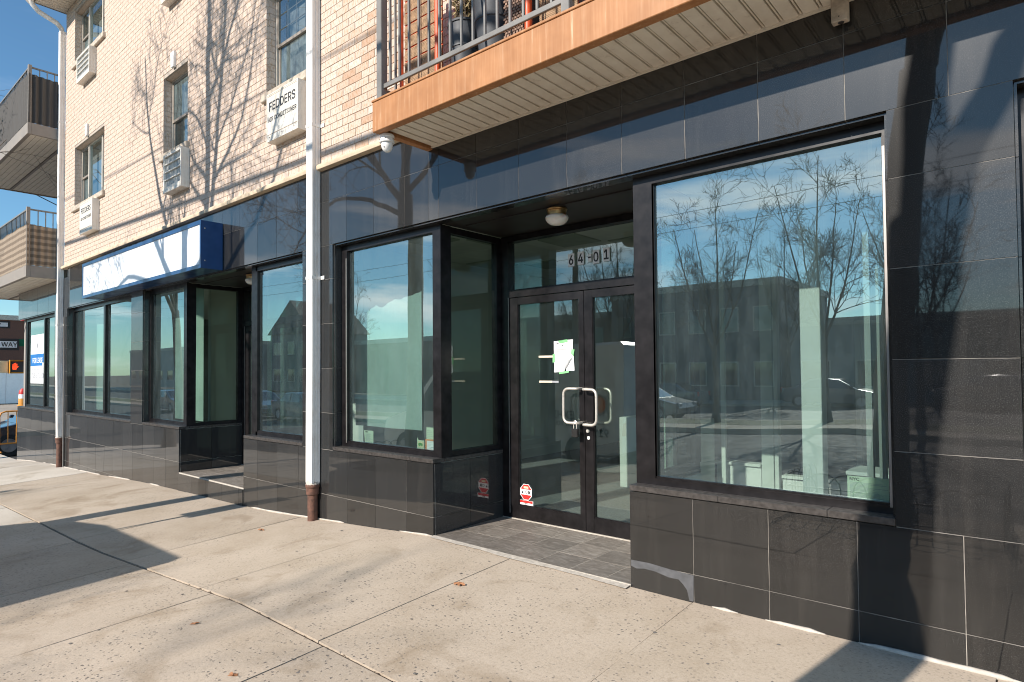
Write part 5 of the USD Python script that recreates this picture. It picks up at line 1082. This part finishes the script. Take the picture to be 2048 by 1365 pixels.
# ------------------------------------------------------------------ vehicles
def vehicle(name, label, cat, loc, rot, prof, glass, width, wheels, paint, group=None, side_windows=(), extras=None):
    """prof: outline in (x, z) front at -x; lofted over the width with tumblehome."""
    t = thing(name, label, cat, (0, 0, 0), group)
    x = UsdGeom.Xform(stage.GetPrimAtPath(t)); x.ClearXformOpOrder(); x.AddTranslateOp().Set(Gf.Vec3d(*map(float, loc))); x.AddRotateZOp().Set(float(rot))
    P = np.array(prof, float); k = len(P); zb = 0.95; zt = P[:, 1].max(); hw = width / 2
    rings = []
    for s, ins in ((-1, 0.05), (-0.93, 0.0), (0.93, 0.0), (1, 0.05)):
        c = P.mean(0); Q = c + (P - c) * (1 - ins); tum = np.clip((Q[:, 1] - zb) / max(zt - zb, .1), 0, 1)
        rings.append(np.c_[Q[:, 0], s * hw * (1 - 0.13 * tum), Q[:, 1]])
    V = np.vstack(rings); F = [(r * k + i, r * k + (i + 1) % k, (r + 1) * k + (i + 1) % k, (r + 1) * k + i) for r in range(3) for i in range(k)]
    m = MB().add(V, F)
    from shapely.geometry import Polygon as PG
    for r, fl in ((0, False), (3, True)):
        tri = trimesh.creation.triangulate_polygon(PG(rings[r][:, [0, 2]]), engine='earcut'); vv, ff = tri
        m.add(np.c_[vv[:, 0], np.interp(vv[:, 1], [0, zb, zt], [hw, hw, hw * 0.87]) * (1 if fl else -1), vv[:, 1]], ff if fl else ff[:, ::-1])
    b = obj('body', m, paint, t, smooth=35)
    for wx, r in wheels:
        for s in (-1, 1):
            w = obj('wheel', MB().lathe([(0.0001, -0.11), (r * 0.62, -0.11), (r * 0.66, -0.115), (r * 0.95, -0.11), (r, -0.08), (r, 0.08), (r * 0.95, 0.11), (0.0001, 0.11)], (wx, s * (hw - 0.09), r), 24, 'y'), 'tyre', t, smooth=40)
            obj('rim', MB().lathe([(0.0001, -0.118), (r * 0.2, -0.118), (r * 0.3, -0.112), (r * 0.6, -0.119), (r * 0.62, -0.10)], (wx, s * (hw - 0.09), r), 20, 'y') if s < 0 else MB().lathe([(r * 0.62, 0.10), (r * 0.6, 0.119), (r * 0.3, 0.112), (r * 0.2, 0.118), (0.0001, 0.118)], (wx, s * (hw - 0.09), r), 20, 'y'), 'rim', w, smooth=40)
    for poly in side_windows:
        for s in (-1, 1):
            pts = np.array(poly); yy = hw * (1 - 0.13 * np.clip((pts[:, 1] - zb) / max(zt - zb, .1), 0, 1)) + 0.006
            vv = np.c_[pts[:, 0], s * yy, pts[:, 1]]; idx = list(range(len(pts)))
            f = [(0, i, i + 1) for i in range(1, len(pts) - 1)]; obj('side_window', MB().add(vv, [q if s < 0 else q[::-1] for q in f]), 'car_window', t)
    for (a, c) in glass:                                           # windscreen and rear glass between two outline points
        A, C = np.array(a), np.array(c); nrm = np.array([-(C - A)[1], (C - A)[0]]); nrm = nrm / np.linalg.norm(nrm) * 0.006
        if nrm[1] < 0: nrm = -nrm
        ya, yc = hw * (1 - 0.13 * np.clip((A[1] - zb) / (zt - zb), 0, 1)) * 0.88, hw * (1 - 0.13 * np.clip((C[1] - zb) / (zt - zb), 0, 1)) * 0.88
        obj('windscreen', MB().add([(A[0] + nrm[0], -ya, A[1] + nrm[1]), (A[0] + nrm[0], ya, A[1] + nrm[1]), (C[0] + nrm[0], yc, C[1] + nrm[1]), (C[0] + nrm[0], -yc, C[1] + nrm[1])], [(0, 1, 2, 3)]), 'car_window', t)
    xf, xr = P[:, 0].min(), P[:, 0].max()
    for s in (-1, 1):
        obj('headlight', MB().cbox(xf + 0.0, xf + 0.12, s * (hw - 0.22) - 0.14, s * (hw - 0.22) + 0.14, 0.62, 0.76, c=0.03), 'rim', t); obj('tail_light', MB().cbox(xr - 0.08, xr + 0.004, s * (hw - 0.14) - 0.07, s * (hw - 0.14) + 0.07, 0.72, 0.98, c=0.015), 'lamp_red', t)
        obj('mirror', MB().cbox(xf + 1.25, xf + 1.38, s * (hw + 0.06) - 0.06, s * (hw + 0.06) + 0.06, 0.98, 1.14, c=0.03), paint, t)
    return t
car_prof = [(-2.25, 0.32), (-2.3, 0.55), (-2.22, 0.74), (-1.35, 0.93), (-1.2, 0.96), (-0.45, 1.40), (0.1, 1.46), (0.9, 1.42), (1.65, 1.02), (2.2, 0.96), (2.28, 0.6), (2.2, 0.32), (1.75, 0.24), (-1.8, 0.24)]
car_win = [[(-0.98, 0.98), (0.2, 0.98), (0.2, 1.40), (-0.42, 1.36)], [(0.27, 0.98), (1.35, 1.0), (0.85, 1.36), (0.27, 1.40)]]
vehicle('parked_car', 'dark parked car behind the orange barricade at the far left corner', 'car', (-24.3, 2.05, float(road_z(-24)) + 0.02), 90, car_prof, [((-1.2, 0.96), (-0.45, 1.40)), ((0.9, 1.42), (1.65, 1.02))], 1.82, [(-1.4, 0.33), (1.4, 0.33)], 'car_dark', side_windows=car_win)
cp = vehicle('distant_car', 'grey car on the road across the median', 'car', (-13.5, -20.3, float(road_z(-13)) + 0.01), 180, car_prof, [((-1.2, 0.96), (-0.45, 1.40)), ((0.9, 1.42), (1.65, 1.02))], 1.82, [(-1.4, 0.33), (1.4, 0.33)], 'car_silver', 'cars parked across the road', side_windows=car_win)
LABC = {(-23, -30): 'grey car across the road in front of the dark building, left end', (-17, -30): 'grey car across the road before the middle of the dark building', (-8, -30): 'grey car across the road before the low pale building', (-1.5, -30): 'grey car across the road at the right end of the low pale building', (4.5, -30): 'rightmost silver car across the road, before the tall pale building', (-34, -13.4): 'grey car by the median kerb opposite the brick building', (-45, -13.4): 'grey car by the median kerb, farthest to the left', (-28.5, -13.4): 'grey car by the median kerb, nearest of the three there'}
for x, y, rot in ((-23, -30, 0), (-17, -30, 0), (-8, -30, 180), (-1.5, -30, 0), (4.5, -30, 0), (-34, -13.4, 180), (-45, -13.4, 180), (-28.5, -13.4, 180)):
    copy_of(cp, (x, y, float(road_z(x)) + 0.01), rot, LABC[(x, y)], 'cars parked across the road')
vz = float(road_z(-8.7)) + 0.0
van_prof = [(-2.55, 0.34), (-2.6, 0.62), (-2.5, 0.95), (-1.75, 1.16), (-1.05, 1.92), (-0.6, 2.36), (0.2, 2.52), (2.5, 2.55), (2.58, 2.48), (2.6, 1.0), (2.58, 0.40), (2.4, 0.30), (-2.2, 0.26)]
vn = vehicle('white_van', 'white van parked at the kerb, its shadow falling over the left pavement', 'van', (-8.75, -5.78, vz), 0, van_prof, [((-1.75, 1.16), (-1.05, 1.92))], 2.05, [(-1.7, 0.36), (1.65, 0.36)], 'van_white', side_windows=[[(-1.45, 1.18), (-0.45, 1.18), (-0.45, 1.88), (-0.90, 1.88)]])
yv = 1.03
for q in (('EXHI', 0.16, 1.55, yv, 1.02), ('NEW YORK', 0.09, 1.6, yv, 0.88), ('917', 0.14, 2.35, yv, 0.70)): obj('lettering', MB().text(*q, face='+y', bold=True), 'letter_dark', vn)
obj('logo_ring', MB().lathe([(0.0001, 0.0), (0.21, 0.0), (0.21, -0.01)][::-1], (2.1, yv - 0.002, 1.32), 32, 'y'), 'letter_grey', vn); obj('logo_disc', MB().lathe([(0.17, -0.004), (0.17, 0.0), (0.0001, 0.0)], (2.1, yv + 0.002, 1.32), 32, 'y'), 'sticker_orange', vn)

# ------------------------------------------------------------------ far-left street corner
sp = thing('signal_pole', 'dark grey signal pole at the far left edge of the picture', 'pole', (-21.75, -0.33, -0.68))
obj('shaft', MB().tube([(-21.75, -0.33, -0.7), (-21.75, -0.33, 0.9), (-21.75, -0.33, 4.6)], [0.09, 0.085, 0.075], 14), 'pole_dark', sp, smooth=50)
obj('clamp', MB().tube([(-21.75, -0.33, 1.2), (-21.75, -0.33, 2.7)], 0.11, 14), 'rail_grey', sp, smooth=50)
def one_way(label, x, y0, y1, z0, z1):
    t = thing('one_way_sign', label, 'street sign', (x, (y0 + y1) / 2, z0), 'one way signs on the corner pole')
    obj('plate', box(x, x + 0.004, y0, y1, z0, z1), 'letter_dark', t)
    w, h = y1 - y0, z1 - z0; a = y0 + 0.04; b = y1 - 0.05; zm = (z0 + z1) / 2
    P = [(a, zm), (a + h * .45, zm + h * .42), (a + h * .45, zm + h * .28), (b, zm + h * .28), (b, zm - h * .28), (a + h * .45, zm - h * .28), (a + h * .45, zm - h * .42)]
    obj('arrow', MB().prism(P, x + 0.0045, x + 0.006, 'x'), 'paper', t)
    obj('lettering', MB().text('ONE WAY', h * 0.36, x + 0.0062, b - 0.72 * w - 0.04, zm - h * 0.18, face='+x', bold=True, sx=0.95), 'letter_dark', t)
one_way('lower ONE WAY sign on the corner pole, under the smaller one', -21.63, -0.40, 0.525, 2.10, 2.42)
one_way('upper ONE WAY sign on the corner pole', -21.63, -0.45, 0.32, 2.70, 2.90)
t = thing('street_name_sign', 'green street name blade behind the lower ONE WAY sign', 'street sign', (-21.9, 0.6, 2.25)); obj('blade', box(-21.78, -21.776, 0.40, 0.70, 2.22, 2.42), 'street_green', t)
t = thing('pedestrian_signal', 'yellow pedestrian signal showing a red hand at the far left corner', 'pedestrian signal', (-21.6, 0.4, 1.45))
x, y0, y1, z0, z1 = -21.55, 0.17, 0.72, 1.46, 1.83
obj('housing', MB().cbox(x - 0.22, x, y0 + 0.12, y1, z0, z1, c=0.02), 'signal_yellow', t); obj('back_box', MB().cbox(x - 0.25, x - 0.02, y0 - 0.10, y0 + 0.115, z0 + 0.02, z1 - 0.02, c=0.02), 'signal_cream', t)
obj('visor', MB().box(x, x + 0.12, y0 + 0.12, y1, z1 - 0.015, z1).box(x, x + 0.10, y1 - 0.014, y1, z0, z1 - 0.016).box(x, x + 0.10, y0 + 0.12, y0 + 0.134, z0, z1 - 0.016), 'signal_yellow', t)
obj('lens', box(x, x + 0.006, y0 + 0.15, y1 - 0.03, z0 + 0.04, z1 - 0.04), 'pole_dark', t)
hx, hy, hz = x + 0.0065, y0 + 0.25, z0 + 0.10
hd = MB().prism([(hy - .05, hz), (hy + .03, hz), (hy + .05, hz + .06), (hy + .05, hz + .10), (hy - .06, hz + .10), (hy - .06, hz + .04)], hx, hx + 0.003, 'x')
for k, hh in enumerate((0.155, 0.185, 0.19, 0.165)): hd.box(hx, hx + 0.003, hy - 0.056 + k * 0.028, hy - 0.034 + k * 0.028, hz + 0.1002, hz + hh)
hd.prism([(hy + .05, hz + .05), (hy + .085, hz + .095), (hy + .07, hz + .105), (hy + .05, hz + .085)], hx, hx + 0.003, 'x')
obj('red_hand', hd, 'hand_red', t)
t = thing('barricade', 'orange tubular steel barricade by the far left building corner', 'barricade', (-21.3, 0.9, -0.7))
bx, bz = -21.45, -0.66
a, b, r = 0.08, 2.3, 0.022
def tb(P, r=r): return MB().tube(P, r, 10)
obj('frame', tb([(bx, a, bz + 0.05), (bx, a, bz + 0.95), (bx, a + 0.04, bz + 1.05), (bx, a + 0.14, bz + 1.09), (bx, b - 0.14, bz + 1.09), (bx, b - 0.04, bz + 1.05), (bx, b, bz + 0.95), (bx, b, bz + 0.05)]), 'barricade_orange', t, smooth=50)
obj('lower_rail', tb([(bx, a, bz + 0.22), (bx, b, bz + 0.22)]), 'barricade_orange', t, smooth=50)
for k in range(1, 12): obj('bar', tb([(bx, a + (b - a) * k / 12, bz + 0.22), (bx, a + (b - a) * k / 12, bz + 1.09)], 0.011), 'barricade_orange', t, smooth=50)
for yy in (a, b): obj('foot', tb([(bx - 0.28, yy, bz + 0.012), (bx + 0.28, yy, bz + 0.012)], 0.02), 'barricade_orange', t, smooth=50)
t = thing('traffic_barrel', 'small orange and white traffic barrel beyond the far left corner', 'traffic barrel', (-56.2, 7.52, -0.86))
zz = -0.86
obj('drum', MB().lathe([(0.0001, 0), (0.34, 0), (0.34, 0.06), (0.26, 0.08), (0.25, 0.55)], (-56.2, 7.52, zz), 18), 'barricade_orange', t, smooth=40); obj('white_band', MB().lathe([(0.25, 0.551), (0.24, 0.85)], (-56.2, 7.52, zz), 18), 'paper', t); obj('top', MB().lathe([(0.24, 0.851), (0.22, 1.1), (0.1, 1.25), (0.0001, 1.27)], (-56.2, 7.52, zz), 18), 'sticker_red', t, smooth=40)
t = thing('site_fence', 'pale grey board fence across the side street at far left', 'fence', (-62, 12, -0.9))
for k in range(14): obj('board', box(-62.0, -61.95, 4.0 + k * 1.2 + 0.01, 5.2 + k * 1.2 - 0.01, -0.86, 1.62), 'white_paint', t)
obj('cap', box(-62.05, -61.90, 4.0, 20.8, 1.621, 1.70), 'white_paint', t)

def far_building(name, label, x0, x1, y0, y1, h, wallm, face, rows, cols, base=-1.0, gable=False, group=None):
    """Block with separate windows on the face that looks to the camera's side."""
    t = thing(name, label, 'building', ((x0 + x1) / 2, (y0 + y1) / 2, base), group)
    w = obj('wall', box(x0, x1, y0, y1, base, h), wallm, t)
    if gable:
        m = MB(); zz = h + (y1 - y0) * 0.42 if gable == 'x' else h + (x1 - x0) * 0.42
        m.prism([(x0 - 0.3, h - 0.1), (x1 + 0.3, h - 0.1), ((x0 + x1) / 2, zz)], y0 - 0.3, y1 + 0.3, 'y'); rf = obj('roof', m, 'roof_far', t)
        obj('chimney', box(x0 + (x1 - x0) * .72, x0 + (x1 - x0) * .72 + 0.7, (y0 + y1) / 2, (y0 + y1) / 2 + 0.7, h, zz + 0.7), 'brick_brown', rf)
    else:
        obj('parapet', MB().box(x0 - 0.1, x1 + 0.1, y0 - 0.1, y0 + 0.25, h, h + 0.45).box(x0 - 0.1, x1 + 0.1, y1 - 0.25, y1 + 0.1, h, h + 0.45).box(x0 - 0.1, x0 + 0.25, y0 + 0.25, y1 - 0.25, h, h + 0.45).box(x1 - 0.25, x1 + 0.1, y0 + 0.25, y1 - 0.25, h, h + 0.45), 'stone_sill', t)
    for r in range(rows):
        z = base + 1.3 + r * (h - base - 0.6) / rows; hh = min(1.5, (h - base) / rows * 0.5)
        for c in range(cols):
            if face == '+y':
                xa = x0 + (x1 - x0) * (c + 0.25) / cols; xb = x0 + (x1 - x0) * (c + 0.75) / cols
                f = obj('window', MB().box(xa, xb, y1 + 0.002, y1 + 0.06, z - 0.08, z).box(xa, xb, y1 + 0.002, y1 + 0.06, z + hh, z + hh + 0.08).box(xa - 0.08, xa, y1 + 0.002, y1 + 0.06, z - 0.08, z + hh + 0.08).box(xb, xb + 0.08, y1 + 0.002, y1 + 0.06, z - 0.08, z + hh + 0.08), 'stone_sill', t)
                pane_y(xb, xa, z, z + hh, y1 + 0.02, 'car_window', f)
            else:
                ya = y0 + (y1 - y0) * (c + 0.25) / cols; yb = y0 + (y1 - y0) * (c + 0.75) / cols
                f = obj('window', MB().box(x1 + 0.002, x1 + 0.06, ya, yb, z - 0.08, z).box(x1 + 0.002, x1 + 0.06, ya, yb, z + hh, z + hh + 0.08).box(x1 + 0.002, x1 + 0.06, ya - 0.08, ya, z - 0.08, z + hh + 0.08).box(x1 + 0.002, x1 + 0.06, yb, yb + 0.08, z - 0.08, z + hh + 0.08), 'white_paint', t)
                pane('pane', [(x1 + 0.02, ya, z), (x1 + 0.02, yb, z), (x1 + 0.02, yb, z + hh), (x1 + 0.02, ya, z + hh)], 'car_window', f)
    return t
far_building('brick_building', 'brown brick building beyond the side street at far left', -92, -72, 4, 34, 6.4, 'brick_brown', '+x', 2, 5)
far_building('row_building', 'dark two-storey building across the road, seen in the wide window', -26, -12.6, -48, -37, 6.8, 'wall_far_dark', '+y', 2, 6)
far_building('row_building', 'low pale building across the road right of the dark one', -12.3, 0, -48, -37.5, 4.0, 'wall_far', '+y', 1, 4)
far_building('row_building', 'brick building across the road left of the dark one', -45, -26.3, -49, -37.2, 5.6, 'brick_brown', '+y', 2, 7)
far_building('row_building', 'tall pale building at the right end of the row across the road', 0.4, 18, -50, -38, 7.5, 'wall_far', '+y', 3, 6)
far_building('gabled_house', 'gabled house with a chimney across the road, seen left of the tall downspout', -78, -68, -46, -38, 6.4, 'wall_far_dark', '+y', 2, 3, gable='y')
far_building('row_building', 'long low building across the road at the far left', -130, -80, -50, -38, 5.2, 'wall_far', '+y', 1, 12)
far_building('row_building', 'low brick building between the dark building and the chimney house', -67, -45.5, -48, -37.4, 4.4, 'brick_brown', '+y', 0, 7)

# ------------------------------------------------------------------ overhead wires and poles
def wire(label, P0, P1, sag, r, n=24, name='utility_wire'):
    P0, P1 = np.array(P0, float), np.array(P1, float); s = np.linspace(0, 1, n)
    P = P0 + (P1 - P0) * s[:, None]; P[:, 2] -= sag * 4 * s * (1 - s)
    return obj(name, MB().tube(P, r, 6), 'wire_black', label=label, cat='cable', smooth=True)
wire('thick overhead cable along the kerb that shades the brick wall', (-40, -4.45, 8.05), (14, -4.45, 6.05), 0.35, 0.035)
wire('thin overhead wire running beside the thick cable along the kerb', (-40, -4.7, 8.8), (14, -4.7, 7.4), 0.3, 0.012)
wire('thick black wire crossing the sky between the two far-left balconies', (-33.0, 2.2, 9.65), (-48, 14.0, 9.9), 0.1, 0.022)
wire('thin wire just above the thick one in the sky at far left', (-33.0, 2.2, 10.05), (-48, 14.0, 10.3), 0.1, 0.008)
for k, (z, lab) in enumerate(((6.1, 'upper'), (5.6, 'lower'))):
    wire(lab + ' thin wire over the road, seen in the window glass', (-70, -13.5, z + 1.2), (30, -13.5, z + 0.8), 1.0, 0.007, 40)
t = thing('utility_pole', 'wooden utility pole across the road, seen in the transom glass', 'utility pole', (-14.4, -15.2, -0.7))
obj('shaft', MB().tube([(-14.4, -15.2, -0.8), (-14.4, -15.2, 8.0)], [0.14, 0.11], 12), 'wood_pole', t, smooth=50); obj('cap', MB().lathe([(0.115, 8.0), (0.115, 8.04), (0.0001, 8.06)], (-14.4, -15.2, 0), 12), 'rail_grey', t)
t = thing('sign_post', 'thin parking sign post at the kerb throwing a line of shadow', 'sign post', (-8.15, -4.25, -0.4))
obj('post', box(-8.17, -8.13, -4.27, -4.23, -0.5, 2.45), 'rail_grey', t); obj('plate', box(-8.3, -8.0, -4.228, -4.222, 1.95, 2.4), 'paper', t)

# ------------------------------------------------------------------ small litter on the pavement
def leaf(label, x, y, size, rot, group=None):
    z = float(gz(x, y)) + 0.004
    r = random.Random(int(abs(x * 991 + y * 77))); n = 14
    P = []
    for k in range(n):
        a = k / n * 2 * math.pi; rr = size * (0.55 + 0.45 * abs(math.cos(a * 2.5))) * (0.8 + 0.4 * r.random()); P.append((rr * math.cos(a) * 1.0, rr * math.sin(a) * 0.55))
    c, s = math.cos(rot), math.sin(rot); V = [(x, y, z + size * 0.25)] + [(x + c * u - s * w, y + s * u + c * w, z + abs(r.gauss(0, size * 0.18))) for u, w in P]
    f = [(0, k + 1, (k + 1) % n + 1) for k in range(n)]
    V2 = [(a, b, q - 0.0015) for a, b, q in V]
    return obj('dead_leaf', MB().add(V, f).add(V2, [q[::-1] for q in f]), 'leaf_brown', label=label, cat='leaf', group=group)
leaf('crumpled brown leaf on the pavement in front of the doorway', -3.10, -0.66, 0.05, 0.3)
leaf('narrow brown leaf near the lower left pavement joint crossing', -3.98, -2.05, 0.028, 0.8)
leaf('brown leaf at the bottom edge of the picture', -3.18, -2.19, 0.03, 0.5)
leaf('small brown leaf near the foot of the white downspout', -6.05, -0.55, 0.05, 0.1)
gm = MB(); r = random.Random(4)
for k in range(60):
    x, y = r.uniform(-5.5, -0.3), r.uniform(-2.6, -0.15); rr = r.uniform(0.004, 0.013); z = float(gz(x, y)) + 0.0035; n = 9; a0 = r.random()
    V = [(x, y, z + 0.002)] + [(x + rr * (0.7 + 0.5 * r.random()) * math.cos(a0 + q / n * 6.283), y + rr * (0.7 + 0.5 * r.random()) * math.sin(a0 + q / n * 6.283), z) for q in range(n)]
    gm.add(V, [(0, q + 1, (q + 1) % n + 1) for q in range(n)])
obj('gum_spots', gm, 'gum', label='dark flattened gum spots scattered over the pavement', cat='gum', kind='stuff')
dl = MB()
for k in range(70):
    x = r.uniform(-6.5, -1.9); y = -1.724 + r.gauss(0, 0.006); z = float(gz(x, y)) - 0.006; s = r.uniform(0.004, 0.014); a = r.random() * 6.28
    dl.add([(x, y, z + s * .5), (x + s * math.cos(a), y + s * math.sin(a), z + 0.002), (x + s * math.cos(a + 2), y + s * math.sin(a + 2), z), (x + s * math.cos(a + 4), y + s * math.sin(a + 4), z + 0.003)], [(0, 1, 2), (0, 2, 3), (0, 3, 1)])
obj('joint_litter', dl, 'twig', label='dry leaf crumbs caught in the long pavement joint', cat='leaf litter', kind='stuff')
